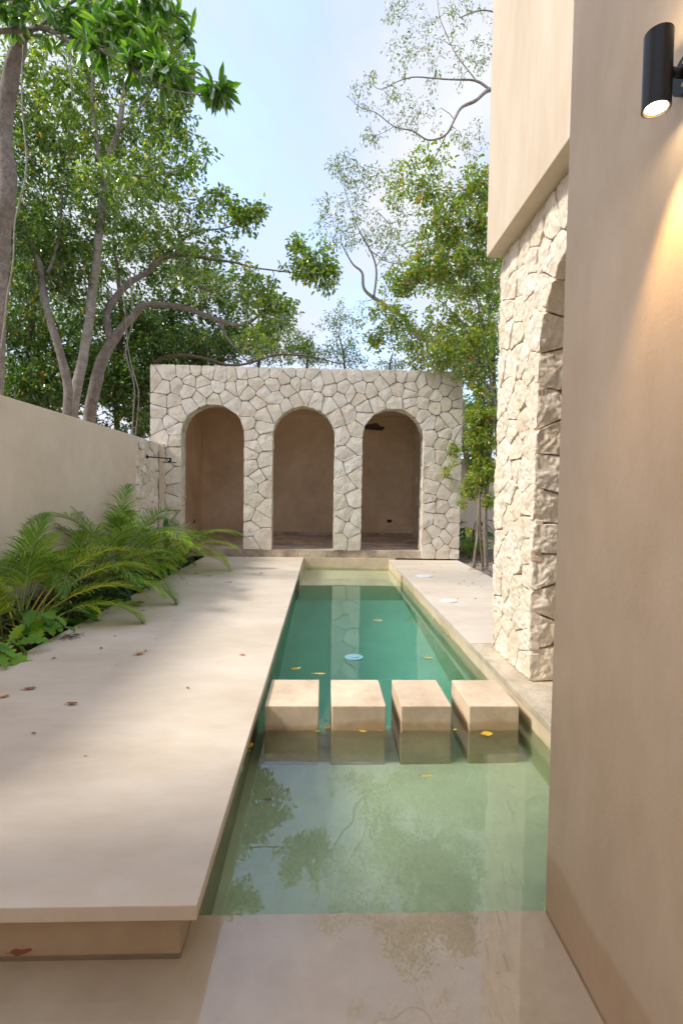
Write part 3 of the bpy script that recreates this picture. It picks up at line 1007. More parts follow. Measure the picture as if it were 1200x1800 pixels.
tree('broadleaf_tree', 'dark curving trunk behind the left wall nearest the frame edge',
     [[(116, 800, 11.0, .15), (119, 690, 11, .13), (108, 625, 11, .12), (88, 560, 11, .11), (74, 500, 11, .10), (62, 440, 11, .085), (20, 370, 11, .06), (-30, 300, 11, .04)],
      [(74, 500, 11, .06), (100, 430, 11, .045), (110, 340, 11, .03)]],
     [(50, 280, 11, 1.0, .8, 110), (20, 400, 11, 1.0, .8, 110), (110, 400, 11.2, .9, .8, 100), (50, 500, 11.5, 1.1, .7, 100), (130, 480, 11.6, 1., .7, 90), (20, 180, 11, .9, .8, 70)],
     M['leaf_dark'], M['bark'], leaf=(.11, .048), per=17, spread=.2, seed=8)

far = [((40, 900, 15, .16), (55, 700, 15, .14), (52, 620, 15, .12), (60, 520, 15, .09), (40, 400, 15, .06)),
       ((215, 900, 16, .15), (205, 700, 16, .12), (215, 560, 16, .10), (200, 420, 16, .06), (210, 330, 16, .04)),
       ((330, 900, 18, .16), (320, 640, 18, .13), (300, 540, 18, .10), (330, 450, 18, .06))]
labs = ['dense dark tree in the woodland behind the left wall, nearest the frame edge', 'dense dark tree behind the forked pale trunk',
        'dense dark tree rising just behind the left corner of the pavilion']
bls = [[(10, 560, 14.5, 1.4, 1.0, 120), (80, 600, 15, 1.4, .9, 120), (30, 680, 14.5, 1.5, .8, 130), (110, 680, 14.5, 1.3, .8, 110), (60, 430, 15, 1.5, 1.2, 130), (-20, 300, 15, 1.4, 1.4, 90)],
       [(190, 560, 16, 1.5, 1.2, 140), (230, 680, 15.5, 1.3, 1.0, 140), (160, 660, 15.5, 1.4, 1.0, 140), (260, 610, 16, 1.2, 1.0, 110), (220, 430, 16.5, 1.7, 1.3, 150), (160, 330, 16.5, 1.6, 1.2, 110), (270, 330, 16.5, 1.0, .9, 60)],
       [(290, 560, 18, 1.5, 1.1, 140), (350, 610, 18, 1.5, .9, 130), (290, 700, 16.8, 1.3, 1.2, 130), (400, 600, 18, 1.2, .8, 90), (320, 480, 18, 1.5, 1.0, 110), (390, 530, 18, 1.2, .9, 90), (250, 760, 16, 1.6, 1.0, 110)]]
for i in range(3):
    tree('broadleaf_tree', labs[i], [list(far[i])], bls[i], M['leaf_dark'], M['bark_brown'], leaf=(.14, .065), per=18, spread=.26, seed=20 + i, group='dense trees behind the left wall')
tree('broadleaf_tree', 'dark bent limb tree arching over the top left corner of the pavilion',
     [[(240, 900, 15.7, .16), (243, 740, 15.7, .15), (252, 690, 15.7, .13), (270, 640, 15.7, .11), (310, 625, 15.8, .09), (370, 632, 16, .07), (400, 642, 16, .06), (440, 638, 16, .055), (490, 624, 16.2, .05), (540, 626, 16.4, .035), (600, 640, 16.5, .02)],
      [(270, 640, 15.7, .07), (262, 600, 15.7, .05), (250, 560, 15.7, .03)],
      [(440, 638, 16, .03), (455, 620, 16, .02), (450, 590, 16, .012)]],
     [(440, 600, 16.5, 1.1, .4, 60), (350, 600, 16.5, 1.1, .4, 50), (260, 580, 16, .7, .5, 40), (520, 615, 17, .8, .25, 26)],
     M['leaf_dark'], M['bark_brown'], leaf=(.12, .055), per=14, spread=.2, seed=31)
# far trees beyond the pavilion
fl = [((450, 760, 22, .14), (455, 640, 22, .10), (470, 570, 22, .05)), ((540, 760, 24, .12), (540, 640, 24, .09), (550, 600, 24, .05)), ((610, 760, 23, .12), (605, 640, 23, .08), (596, 590, 23, .04)),
      ((680, 760, 24, .12), (685, 650, 24, .08), (690, 620, 24, .04))]
fb = [[(440, 590, 22, 1.5, .9, 110), (490, 560, 22, 1.0, .8, 80), (470, 620, 22, 1.4, .6, 80)], [(540, 625, 24, 1.4, .5, 90), (520, 600, 24, 1.0, .5, 50)],
      [(600, 615, 23, 1.1, .6, 70), (590, 570, 23, .9, .7, 40), (620, 640, 23, 1.0, .3, 40)], [(675, 645, 24, .8, .25, 30), (705, 640, 24, .5, .3, 20)]]
fn = ['olive green tree just above the pavilion roof left of its middle', 'low bushy tree above the middle of the pavilion roof', 'thin airy tree above the pavilion roof right of its middle', 'small sparse tree low above the right part of the pavilion roof']
for i in range(4):
    tree('distant_tree', fn[i], [list(fl[i])], fb[i], M['leaf_far'], M['bark_brown'], leaf=(.13, .05), per=13 if i < 2 else 9, spread=.28, seed=40 + i, group='trees beyond the pavilion')
# more distant woodland, closing the view low behind everything
for i, (px, py, Y, w, h, k, lb) in enumerate([(40, 700, 21, 3.2, 2.2, 240, 'backmost wide tree of the left woodland at the frame edge'), (160, 640, 22, 3.0, 2.6, 240, 'backmost wide tree of the left woodland behind the trunks'),
                                   (300, 640, 24, 3.0, 2.2, 220, 'backmost wide tree of the left woodland near the pavilion corner'), (60, 480, 22, 3.2, 2.6, 200, 'backmost tall tree crown filling the upper left woodland')]):
    tree('distant_tree', lb, [[(px, 900, Y, .2), (px + 5, 760, Y, .16), (px - 8, py, Y, .10)]], [(px, py, Y, w, h, k)], M['leaf_dark'], M['bark_brown'],
         leaf=(.20, .10), per=17, spread=.4, seed=50 + i, group='trees beyond the pavilion', tubes=3)

# right side ------------------------------------------------------------
tree('sparse_tree', 'airy tree at the upper right whose thin boughs reach out from behind the house',
     [[(905, 980, 9.4, .10), (930, 500, 9.2, .09), (925, 240, 9.0, .075), (905, 170, 8.9, .06), (862, 158, 8.8, .05), (835, 178, 8.7, .04), (812, 190, 8.7, .035), (798, 212, 8.6, .028), (782, 237, 8.6, .024), (752, 246, 8.6, .02), (722, 230, 8.5, .016), (690, 222, 8.5, .013), (660, 200, 8.4, .010), (632, 190, 8.4, .008), (612, 172, 8.4, .005)],
      [(862, 158, 8.8, .032), (835, 142, 8.8, .028), (800, 138, 8.7, .02), (740, 138, 8.6, .014), (695, 145, 8.5, .011), (665, 155, 8.5, .008), (645, 140, 8.5, .005)],
      [(835, 142, 8.8, .02), (812, 110, 8.9, .015), (790, 70, 9, .012), (770, 30, 9, .01), (765, -20, 9, .008)],
      [(925, 240, 9, .05), (900, 60, 9.2, .035), (860, 20, 9.2, .02), (810, 30, 9.2, .012)],
      [(782, 237, 8.6, .014), (760, 300, 8.8, .01), (800, 340, 9, .007)],
      [(690, 222, 8.5, .008), (660, 240, 8.4, .006), (650, 215, 8.4, .005)]],
     [(720, 60, 8.8, .55, .5, 30), (700, 150, 8.6, .7, .3, 26), (650, 165, 8.4, .35, .3, 18), (730, 200, 8.6, .5, .3, 24), (660, 240, 8.5, .25, .3, 12), (780, 110, 8.8, .5, .5, 22),
      (840, 60, 9, .4, .5, 20), (800, 20, 9, .5, .3, 18), (820, 250, 8.8, .4, .3, 18), (845, 110, 8.9, .2, .2, 6), (700, 20, 8.8, .25, .3, 12)],
     M['leaf_olive'], M['bark_pale'], leaf=(.055, .018), per=12, spread=.12, seed=61, twr=.004, maxr=.009, hang=.6)
tree('sparse_tree', 'thin airy sapling with wispy twigs left of the vine covered tree',
     [[(830, 900, 13.9, .13), (800, 650, 13.9, .12), (775, 607, 13.9, .11), (735, 590, 13.9, .10), (705, 555, 13.9, .09), (672, 533, 13.8, .075), (641, 510, 13.7, .06), (636, 480, 13.6, .045), (618, 462, 13.5, .03), (600, 425, 13.4, .02)],
      [(655, 521, 13.7, .05), (660, 480, 13.6, .045), (650, 440, 13.5, .035), (630, 400, 13.4, .022), (610, 350, 13.3, .014), (596, 290, 13.2, .008)],
      [(650, 440, 13.5, .022), (690, 462, 13.5, .016), (740, 455, 13.5, .012)],
      [(658, 470, 13.6, .02), (690, 410, 13.5, .016), (660, 370, 13.4, .01)],
      [(735, 590, 13.9, .05), (742, 640, 14, .04), (720, 600, 14, .02)]],
     [(600, 300, 13.2, .45, .5, 26), (620, 360, 13.3, .6, .5, 34), (590, 420, 13.3, .7, .5, 34), (650, 410, 13.4, .8, .5, 32), (700, 380, 13.4, .8, .6, 34), (615, 560, 13.5, .5, .9, 26),
      (690, 440, 13.4, .6, .4, 26), (640, 300, 13.2, .6, .4, 18), (570, 370, 13.2, .4, .4, 12), (680, 320, 13.2, .7, .6, 26)],
     M['leaf_olive'], M['bark_pale'], leaf=(.085, .032), per=12, spread=.2, seed=62, twr=.005, maxr=.014, hang=.4)
tree('leafy_tree', 'green and reddish leafy tree right of the pavilion with several thin grey stems',
     [[(856, 1010, 9.75, .075), (850, 900, 9.8, .065), (862, 790, 9.9, .06), (866, 700, 10, .055), (845, 660, 10.1, .05), (828, 610, 10.2, .045), (815, 570, 10.3, .035), (790, 545, 10.4, .02)],
      [(866, 700, 10, .045), (858, 640, 10.1, .035), (845, 560, 10.2, .03), (835, 500, 10.3, .022), (838, 440, 10.3, .016), (828, 380, 10.3, .010)],
      [(835, 1000, 9.9, .04), (838, 900, 9.9, .035), (846, 800, 10, .03), (852, 720, 10.1, .028), (840, 620, 10.2, .02), (860, 540, 10.2, .015), (890, 470, 10.2, .01)],
      [(828, 610, 10.2, .03), (805, 585, 10.3, .02), (780, 575, 10.4, .012)],
      [(835, 500, 10.3, .014), (800, 420, 10.4, .01), (770, 340, 10.5, .007)]],
     [(840, 480, 10.3, .55, .7, 70), (780, 430, 10.5, .8, .7, 80), (840, 340, 10.5, .45, .9, 60), (800, 620, 10.4, .8, .5, 80), (780, 470, 10.5, .8, .5, 100), (730, 485, 10.6, .5, .4, 55), (800, 400, 10.4, .8, .5, 75), (850, 400, 10.3, .3, .5, 36), (760, 350, 10.5, .6, .45, 50),
      (830, 340, 10.4, .5, .4, 34), (850, 580, 10.2, .5, .6, 60), (790, 560, 10.5, .7, .4, 45), (690, 560, 10.9, .6, .35, 44), (665, 595, 11, .4, .25, 26), (720, 600, 10.9, .6, .35, 38),
      (770, 635, 10.8, .9, .25, 60), (840, 660, 10.2, .4, .4, 36), (710, 330, 10.6, .5, .5, 26), (760, 280, 10.5, .6, .3, 22), (700, 500, 10.8, .4, .35, 26)],
     M['leaf_vine'], M['bark'], leaf=(.085, .042), per=17, spread=.16, seed=64, twr=.005, maxr=.016)
tree('dark_tree', 'darker green tree behind the leafy tree, between the pavilion and the house',
     [[(880, 900, 15, .12), (870, 700, 15, .10), (860, 560, 15, .07), (850, 460, 15, .04)]],
     [(850, 620, 15, 1.0, .9, 110), (830, 720, 15, .9, .8, 90), (800, 600, 15, .9, .7, 70), (860, 500, 15, .7, .8, 80), (780, 500, 15.2, .8, .5, 40), (838, 790, 13.0, .45, .7, 80), (830, 960, 12.6, .3, .3, 26)],
     M['leaf_mid'], M['bark_brown'], leaf=(.13, .06), per=14, spread=.24, seed=66)
tree('climbing_vine', 'bright green vine hanging over the right corner of the pavilion', 
     [[(848, 1005, 9.6, .03), (842, 880, 9.7, .028), (846, 800, 9.8, .025), (838, 750, 9.9, .02), (820, 745, 10.1, .014), (800, 770, 10.4, .01), (790, 800, 10.6, .006)],
      [(838, 750, 9.9, .015), (860, 740, 9.8, .012), (868, 780, 9.6, .008)],
      [(800, 770, 10.4, .005), (803, 830, 10.55, .004), (792, 870, 10.6, .003)],
      [(820, 745, 10.1, .006), (822, 830, 10.3, .004), (818, 900, 10.4, .003)]],
     [(845, 730, 9.9, .36, .3, 110), (842, 770, 9.9, .36, .36, 170), (850, 830, 9.8, .27, .38, 130), (832, 850, 10.1, .2, .35, 70), (800, 795, 10.5, .16, .28, 20), (812, 875, 10.5, .12, .30, 18), (860, 880, 9.7, .15, .2, 18), (786, 830, 10.62, .06, .2, 7), (848, 690, 10, .3, .3, 30),
      (822, 930, 10.4, .05, .12, 4)],
     M['leaf_vine'], M['bark_brown'], leaf=(.065, .036), per=14, spread=.09, seed=68, twr=.003, maxr=.006, cat='vine', hang=.5)

# lianas hanging in the left woodland
def liana(pts, rad, label):
    P = smooth_path([tuple(at(p[0], p[1], p[2] * YS)) for p in pts], 5, .04, rad * 100)
    b = MB(); b.tube(P, rad, 5); tag(b.build('liana', M['bark_pale'], smooth=True), label, 'liana', 'lianas hanging from the left trees')
liana([(228, 480, 11.5), (234, 560, 11.5), (222, 620, 11.5), (236, 690, 11.5), (232, 790, 11.5)], .018, 'pale liana dangling just left of the pavilion, the left strand')
liana([(216, 500, 11.4), (224, 590, 11.4), (232, 650, 11.4), (244, 700, 11.4), (236, 790, 11.4)], .014, 'pale liana dangling just left of the pavilion, the right strand')
liana([(42, 80, 7.2), (40, 200, 7.2), (46, 300, 7.2), (30, 390, 7.2), (22, 470, 7.2), (8, 540, 7.2), (-10, 700, 7.2)], .011, 'long thin liana hanging beside the gnarled left trunk')
liana([(125, 75, 6.5), (126, 130, 6.5), (130, 180, 6.5)], .007, 'short liana hanging from the long leafy bough')


# ------------------------------------------------------------------ palms and understorey
def frond(parent, P0, direction, length, lift, m, ms, r, pet=.35, ll=.30, lw=.0125, npairs=34, name='frond', curl=1.0, twist=0.0):
    """arching rachis with two ranks of leaflets"""
    d = Vector((direction[0], direction[1], 0)).normalized()
    n = 18
    pts = []
    p = Vector(P0)
    ang = lift
    st = length / n
    for i in range(n + 1):
        pts.append(p.copy())
        ang -= (curl * (.5 + 1.6 * (i / n) ** 1.3)) / n
        p = p + (d * math.cos(ang) + Vector((0, 0, 1)) * math.sin(ang)) * st
    b = MB(); b.tube(pts, [.011 * (1 - .85 * i / n) + .001 for i in range(n + 1)], 5)
    V = []; Fq = []
    for k in range(npairs):
        t = pet + (1 - pet) * (k + .5) / npairs
        f = t * n; i = min(int(f), n - 1)
        q = pts[i].lerp(pts[i + 1], f - i)
        tan = (pts[i + 1] - pts[i]).normalized()
        side = tan.cross(Vector((0, 0, 1)))
        if side.length < .05: side = Vector((-d.y, d.x, 0))
        side.normalize(); upv = side.cross(tan).normalized()
        s_ = (t - pet) / (1 - pet)
        L_ = ll * 1.18 * (math.sin(math.pi * min(.98, .22 + .74 * s_)) ** .8) * r.uniform(.85, 1.1)
        for sg in (-1, 1):
            a = R(52 - 34 * s_ + r.uniform(-7, 7))
            v = (tan * math.cos(a) + side * sg * math.sin(a) + upv * (.30 + twist * sg) + Vector((0, 0, r.uniform(-.08, .06)))).normalized()
            wv = v.cross(upv).normalized()
            q0 = q
            base = len(V)
            segs = 4
            cur = q0.copy(); vv = v.copy()
            for j in range(segs + 1):
                w = lw * (.55, 1, .95, .6, .05)[j]
                V.append(cur - wv * w * .5); V.append(cur + wv * w * .5)
                cur = cur + vv * (L_ / segs)
                vv = (vv + Vector((0, 0, -.16 * (j + 1) * r.uniform(.6, 1.3)))).normalized()
            for j in range(segs):
                Fq.append((base + 2 * j, base + 2 * j + 1, base + 2 * j + 3, base + 2 * j + 2))
    fo = fast_mesh(name, np.array([v[:] for v in V]), np.array(Fq), 4, m, parent)
    b.build('stalk', ms, fo, True)


def palm(x, y, z, n, hmin, hmax, label, r, mats, az=(0, 360), pal=None, liftr=(48, 82), pet=.4, ll=.30, extra=()):
    root = empty('areca_palm', (x, y, z), label, 'palm', 'palms along the left wall')
    for i in range(n):
        a = R(az[0] + (az[1] - az[0]) * (i + r.uniform(.1, .9)) / n)
        m, ms = mats[int(r.random() * len(mats)) % len(mats)]
        bx_, by_ = x + r.uniform(-.13, .13), y + r.uniform(-.18, .18)
        frond(root, (bx_, by_, z), (math.cos(a), math.sin(a)), r.uniform(hmin, hmax) * 1.25, R(r.uniform(*liftr)), m, ms, r, pet=pet + r.uniform(-.05, .08), ll=ll * r.uniform(.85, 1.1), curl=r.uniform(.9, 1.7), npairs=42)
    for (a, ln, lf, mi, cu) in extra:
        m, ms = mats[mi]
        frond(root, (x + r.uniform(-.05, .05), y + r.uniform(-.05, .05), z), (math.cos(R(a)), math.sin(R(a))), ln * 1.2, R(lf), m, ms, r, pet=pet, ll=ll * 1.1, curl=cu, npairs=46)
    return root


rp = random.Random(5)
PY = [(M['palm_yellow'], M['petiole']), (M['palm'], M['petiole_green']), (M['palm_dark'], M['petiole_green'])]
GZ = -.12
# nearest clump
palm(-3.15, 5.35, GZ, 9, .8, 1.25, 'nearest areca palm by the left wall with orange yellow stalks', rp, PY, az=(60, 300), ll=.26,
     extra=[(60, 1.9, 66, 0, 1.9), (45, 1.75, 60, 0, 1.8), (75, 1.9, 62, 0, 1.7), (30, 1.3, 55, 0, 1.5), (85, 1.4, 70, 1, 1.5), (95, 1.25, 84, 2, .7), (110, 1.15, 80, 1, .8), (20, 1.15, 48, 1, 1.6)])
palm(-3.2, 6.7, GZ, 18, 1.0, 1.5, 'middle areca palm by the left wall, dark and full', rp, [PY[1], PY[2], PY[1]], az=(-90, 270), ll=.28,
     extra=[(-40, 1.5, 60, 1, 1.5), (-70, 1.4, 62, 1, 1.6), (20, 1.4, 60, 0, 1.7), (0, 1.3, 50, 1, 1.7)])
palm(-3.2, 8.0, GZ, 22, 1.2, 2.0, 'tallest areca palm by the left wall, fanning above the others', rp, [PY[1], PY[2], PY[1]], az=(-100, 260), ll=.32, liftr=(58, 84),
     extra=[(-60, 1.9, 74, 2, 1.4), (-110, 1.9, 76, 2, 1.5), (-20, 1.7, 66, 0, 1.6), (100, 1.9, 80, 1, 1.0), (70, 1.8, 74, 1, 1.3)])
palm(-3.1, 9.5, GZ, 18, .9, 1.6, 'farthest areca palm, in front of the left arch', rp, PY, az=(-120, 240), ll=.28,
     extra=[(12, 1.75, 60, 1, 1.45), (-15, 1.5, 56, 0, 1.7), (5, 1.45, 48, 0, 1.8), (40, 1.3, 66, 0, 1.5)])


def lobed_leaf(V, Fq, p, d, up, L_, W, lobes=6, r=random):
    """broad leaf with cut lobes; one island per leaf"""
    d = d.normalized(); s = d.cross(up).normalized(); u = s.cross(d).normalized()
    base = len(V)
    n = lobes * 2 + 2
    mid = []
    prof = []
    for i in range(n + 1):
        t = i / n
        w = W * math.sin(math.pi * min(1, .12 + .88 * t)) ** .75
        if lobes and i % 2 == 1 and 0 < i < n: w *= .52
        prof.append((t, max(w, .002)))
    for t, w in prof:
        dr = -L_ * .35 * t * t
        c = p + d * (L_ * t) + u * dr
        V.append(c); V.append(c + s * w * .5 + d * .06 * L_ + u * w * .12); V.append(c - s * w * .5 + d * .06 * L_ + u * w * .12)
    for i in range(n):
        a = base + 3 * i
        Fq.append((a, a + 1, a + 4, a + 3)); Fq.append((a, a + 3, a + 5, a + 2))


def broad_plant(name, x, y, z, n, h, L_, W, label, m, r, lobes=5, cat='plant', group='low plants along the left wall', az=(0, 360), spread=.5):
    root = empty(name, (x, y, z), label, cat, group)
    V = []; Fq = []; b = MB()
    n = int(n * 1.6)
    for i in range(n):
        a = R(r.uniform(*az)); hh = h * r.uniform(.5, 1.1); ra = spread * r.uniform(.2, 1)
        top = Vector((x + math.cos(a) * ra, y + math.sin(a) * ra, z + hh))
        b.tube([(x + r.uniform(-.04, .04), y + r.uniform(-.04, .04), z), (x + math.cos(a) * ra * .45, y + math.sin(a) * ra * .45, z + hh * .75), top], [.006, .005, .004], 4)
        d = Vector((math.cos(a), math.sin(a), r.uniform(-.5, .25)))
        lobed_leaf(V, Fq, top, d, Vector((r.uniform(-.3, .3), r.uniform(-.3, .3), 1)), L_ * r.uniform(.7, 1.2), W * r.uniform(.75, 1.15), lobes, r)
    fast_mesh('leaf_blades', np.array([v[:] for v in V]), np.array(Fq), 4, m, root)
    b.build('stems', M['petiole_green'], root)
    return root


broad_plant('philodendron', -2.95, 4.5, GZ, 16, .28, .24, .16, 'light green lobed plant at the lower left by the deck edge', M['under'], rp, 4, spread=.28)
broad_plant('philodendron', -3.15, 4.15, GZ, 12, .30, .26, .14, 'broad leaved plant at the lowest left corner of the bed', M['under'], rp, 0, spread=.25)
broad_plant('philodendron', -2.9, 5.25, GZ, 18, .38, .22, .15, 'deeply cut leafy plant standing under the yellow palm stalks', M['under'], rp, 5, spread=.28)
broad_plant('philodendron', -2.87, 5.9, GZ, 16, .30, .22, .15, 'cut leafed plant at the deck edge past the yellow stalks', M['under'], rp, 5, spread=.26)
broad_plant('philodendron', -3.0, 6.9, GZ, 20, .30, .18, .13, 'dark low plant under the middle palm', M['dark_under'], rp, 4, spread=.35)
broad_plant('philodendron', -2.88, 7.6, GZ, 20, .28, .18, .13, 'dark low plant at the deck edge under the tall palm', M['dark_under'], rp, 3, spread=.3)
broad_plant('philodendron', -2.92, 8.45, GZ, 26, .55, .20, .13, 'bushy dark green plant between the tall palm and the deck', M['under'], rp, 4, spread=.38)
broad_plant('philodendron', -2.92, 9.3, GZ, 26, .55, .20, .13, 'bushy green plant near the far end of the bed', M['under'], rp, 4, spread=.36)
broad_plant('philodendron', -2.98, 10.1, GZ, 18, .40, .18, .12, 'low green plant before the pavilion step', M['dark_under'], rp, 3, spread=.34)
# strap leaved plant by the pavilion
root = empty('bird_of_paradise', (-3.35, 10.8, GZ), 'dark upright strap leaved plant beside the left arch', 'plant')
for a, ln, lf in ((100, 1.35, 78), (60, 1.35, 84), (20, 1.15, 62), (150, 1.1, 70), (0, .95, 50), (-60, 1.0, 66), (200, 1.0, 60), (30, 1.2, 72)):
    V = []; Fq = []
    d = Vector((math.cos(R(a)), math.sin(R(a)), 0)); p = Vector((-3.35, 10.8, GZ)); ang = R(lf)
    side = Vector((-d.y, d.x, 0)); n = 12
    for i in range(n + 1):
        t = i / n
        w = .02 if t < .35 else .11 * math.sin(math.pi * min(1, (t - .35) / .65 * .93 + .06)) ** .7
        V += [p - side * w * .5, p + Vector((0, 0, -.02 * (t > .35))), p + side * w * .5]
        p = p + (d * math.cos(ang) + Vector((0, 0, 1)) * math.sin(ang)) * ln / n; ang -= .09 * t * 2
    for i in range(n):
        q_ = 3 * i; Fq += [(q_, q_ + 1, q_ + 4, q_ + 3), (q_ + 1, q_ + 2, q_ + 5, q_ + 4)]
    fast_mesh('leaf', np.array([v[:] for v in V]), np.array(Fq), 4, M['dark_under'], root)
# plants in the right bed
r2 = random.Random(12)
root = empty('small_palm', (3.7, 12.6, -.1), 'small dark palm in the shade right of the pavilion', 'palm')
for a in range(-150, 210, 40):
    frond(root, (3.7, 12.6, -.1), (math.cos(R(a)), math.sin(R(a))), 1.1, R(r2.uniform(50, 75)), M['palm_dark'], M['petiole_green'], r2, pet=.25, ll=.24, npairs=24, curl=1.3)
broad_plant('shade_plant', 3.9, 13.2, -.1, 24, .9, .35, .14, 'dark leafy plant growing against the rear wall at the right', M['dark_under'], r2, 0, group=None, spread=.4)
# leaf litter over the beds: nobody could count it
def litter(name, x0, x1, y0, y1, z, k, m, size):
    r = np.random.default_rng(99 + k)
    P = np.stack([r.uniform(x0, x1, k), r.uniform(y0, y1, k), z + r.uniform(0, .03, k)], 1)
    D = unit(k, r); D[:, 2] *= .25
    Nn = unit(k, r) * .5 + np.array([0, 0, 1.0])
    Ln = size * r.uniform(.5, 1.3, k)
    o = leaves(name, P, D, Nn, Ln, Ln * .4, m, None)
    tag(o, kind='stuff')
M['litter'] = leafmat('dry leaf litter', [(0, (.10, .06, .035)), (.5, (.20, .12, .06)), (1, (.34, .22, .11))], .2, .03)
litter('leaf_litter', -3.65, -2.75, 2.1, 11.7, -.10, 2600, M['litter'], .05)
litter('leaf_litter', 3.2, 6, 8.2, 14.7, -.08, 2600, M['litter'], .05)
k = 2600
r = np.random.default_rng(3)
P = np.stack([r.uniform(-3.65, -2.74, k), r.uniform(5.6, 11.5, k), np.full(k, -.1)], 1)
P[:, 2] += r.uniform(0, .26, k)
o = leaves('ground_cover', P, unit(k, r) + np.array([0, 0, .5]), unit(k, r) * .6 + np.array([0, 0, 1.]), r.uniform(.05, .11, k), r.uniform(.025, .05, k), M['dark_under'], None)
tag(o, 'dark green ground cover filling the left planting bed', 'ground cover', kind='stuff')
# dry twigs at the foot of the right tree
b = MB()
for i in range(26):
    p = Vector((3.4 + r2.uniform(-.12, .3), 10.0 + r2.uniform(-.5, .6), -.06)); a = r2.uniform(0, 6.28); l = r2.uniform(.2, .6)
    b.tube([p, p + Vector((math.cos(a) * l * .5, math.sin(a) * l * .5, .1)), p + Vector((math.cos(a) * l, math.sin(a) * l, r2.uniform(0, .15)))], .006, 4)
tag(b.build('brushwood', M['bark_pale']), 'small heap of dry brushwood at the foot of the right tree', 'brushwood')


# ------------------------------------------------------------------ fallen leaves and small fittings
def fallen(px, py, z, size, m, label, group=None, aspect=.5, curl=.25, rot=None, cat='fallen leaf'):
    p = on(px, py, z)
    size *= .88
    a = random.uniform(0, 6.28) if rot is None else R(rot)
    V = []; Fq = []
    n = 8
    for i in range(n + 1):
        t = i / n
        w = size * aspect * math.sin(math.pi * (t * .96 + .02)) ** .8 * (1 + .12 * math.sin(i * 2.3))
        zc = size * curl * (.5 - 2 * abs(t - .5)) * -.35 + size * curl * .2
        for s in (-1, 0, 1):
            x = (t - .5) * size; y = s * w * .5
            V.append((x, y, zc + abs(s) * w * curl * .5 + .003))
    for i in range(n):
        q_ = 3 * i
        Fq += [(q_, q_ + 3, q_ + 4, q_ + 1), (q_ + 1, q_ + 4, q_ + 5, q_ + 2)]
    b = MB(); b.add(V, Fq)
    b.tube([(-size * .5, 0, .004 + size * curl * .05), (-size * .75, size * .04, .004)], size * .02, 4)
    o = b.build('fallen_leaf', M[m], smooth=True)
    o.location = (p.x, p.y, z); o.rotation_euler = (0, 0, a)
    tag(o, label, cat, group)
    return o


FD = 'dry leaves fallen on the deck'
fallen(245, 1151, 0, .09, 'dry_orange', 'orange brown curled leaf in the middle of the deck, larger of a pair', FD, .6, .4, 20)
fallen(256, 1145, 0, .05, 'dry_orange', 'small orange brown leaf right beside the larger leaf mid deck', FD, .5, .4, 100)
fallen(53, 1212, 0, .10, 'dry_brown', 'brown leaf on the left part of the deck, upper one', FD, .5, .3, 15)
fallen(127, 1239, 0, .09, 'dry_brown', 'brown leaf on the left part of the deck, lower right one', FD, .5, .4, 0)
fallen(8, 1226, 0, .08, 'dry_orange', 'orange leaf on the deck at the left frame edge', FD, .5, .3, 40)
fallen(426, 1152, 0, .06, 'dry_orange', 'lone orange leaf on the deck toward the pool edge', FD, .5, .4, 5)
fallen(178, 1140, 0, .05, 'dry_grey', 'small grey brown leaf on the deck left of the orange pair', FD, .5, .4)
fallen(95, 1158, 0, .05, 'dry_brown', 'small brown leaf on the deck left of the twig bundle', FD, .5, .4)
fallen(237, 1064, .015, .28, 'dry_green', 'large fresh green leaf lying at the deck edge under the palms', FD, .65, .35, 12)
fallen(251, 1074, 0, .07, 'dry_brown', 'brown leaf scrap beside the large green leaf', FD, .4, .3)
fallen(404, 1024, 0, .11, 'dry_orange', 'orange leaf on the far part of the deck', FD, .4, .3, 10)
fallen(367, 1013, 0, .12, 'dry_green', 'greenish leaf on the far part of the deck', FD, .4, .3, 0)
fallen(345, 1009, 0, .08, 'dry_grey', 'dark leaf on the far part of the deck left of the greenish leaf', FD, .4, .5)
fallen(458, 1008, 0, .08, 'dry_brown', 'brown leaf on the far deck close to the pool', FD, .5, .4)
fallen(37, 1677, -.257 + .03, .085, 'dry_brown', 'dark brown leaf floating under the deck edge at the lower left', 'leaves on the water', .5, .3, 5)
sm_ = 'tiny dry leaf fragment lying on the pale paving'
rs3 = random.Random(4)
for px, py in ((140, 1104), (175, 1092), (267, 1082), (308, 1091), (202, 1119), (276, 1123), (412, 987), (329, 1026), (380, 1062), (437, 997), (300, 1040), (205, 1170), (60, 1290), (150, 1330), (330, 1210), (390, 1090)):
    fallen(px, py, 0, rs3.uniform(.02, .045), rs3.choice(['dry_grey', 'dry_brown']), sm_, 'tiny leaf fragments on the paving', .5, .4)
for px, py in ((718, 1003), (741, 992), (830, 1025), (815, 1022), (806, 1027), (752, 1043), (835, 1053), (804, 1053), (822, 1031), (775, 998), (762, 1007), (845, 1032)):
    fallen(px, py, -.03, rs3.uniform(.03, .07), rs3.choice(['dry_grey', 'dry_brown', 'dry_orange']), sm_, 'tiny leaf fragments on the paving', .5, .4)
FW = 'leaves on the water'
zw = WZ + .002
fallen(520, 1176, zw, .12, 'dry_yellow', 'yellow leaf floating behind the first stepping block', FW, .6, .1, 30)
fallen(562, 1185, zw, .13, 'dry_yellow', 'slim yellow leaf floating behind the gap of the first two blocks', FW, .35, .1, 0)
fallen(753, 1157, zw, .11, 'dry_yellow', 'orange yellow leaf floating behind the third stepping block', FW, .5, .1, 0)
fallen(664, 1091, zw, .14, 'dry_orange', 'orange leaf floating far down the pool near its middle', FW, .5, .1, 0)
fallen(722, 1093, zw, .11, 'dry_orange', 'orange leaf floating far down the pool near its right wall', FW, .5, .1, 0)
fallen(576, 1279, zw, .065, 'dry_yellow', 'mottled leaf floating in the gap of the first two blocks', FW, .8, .2, 70)
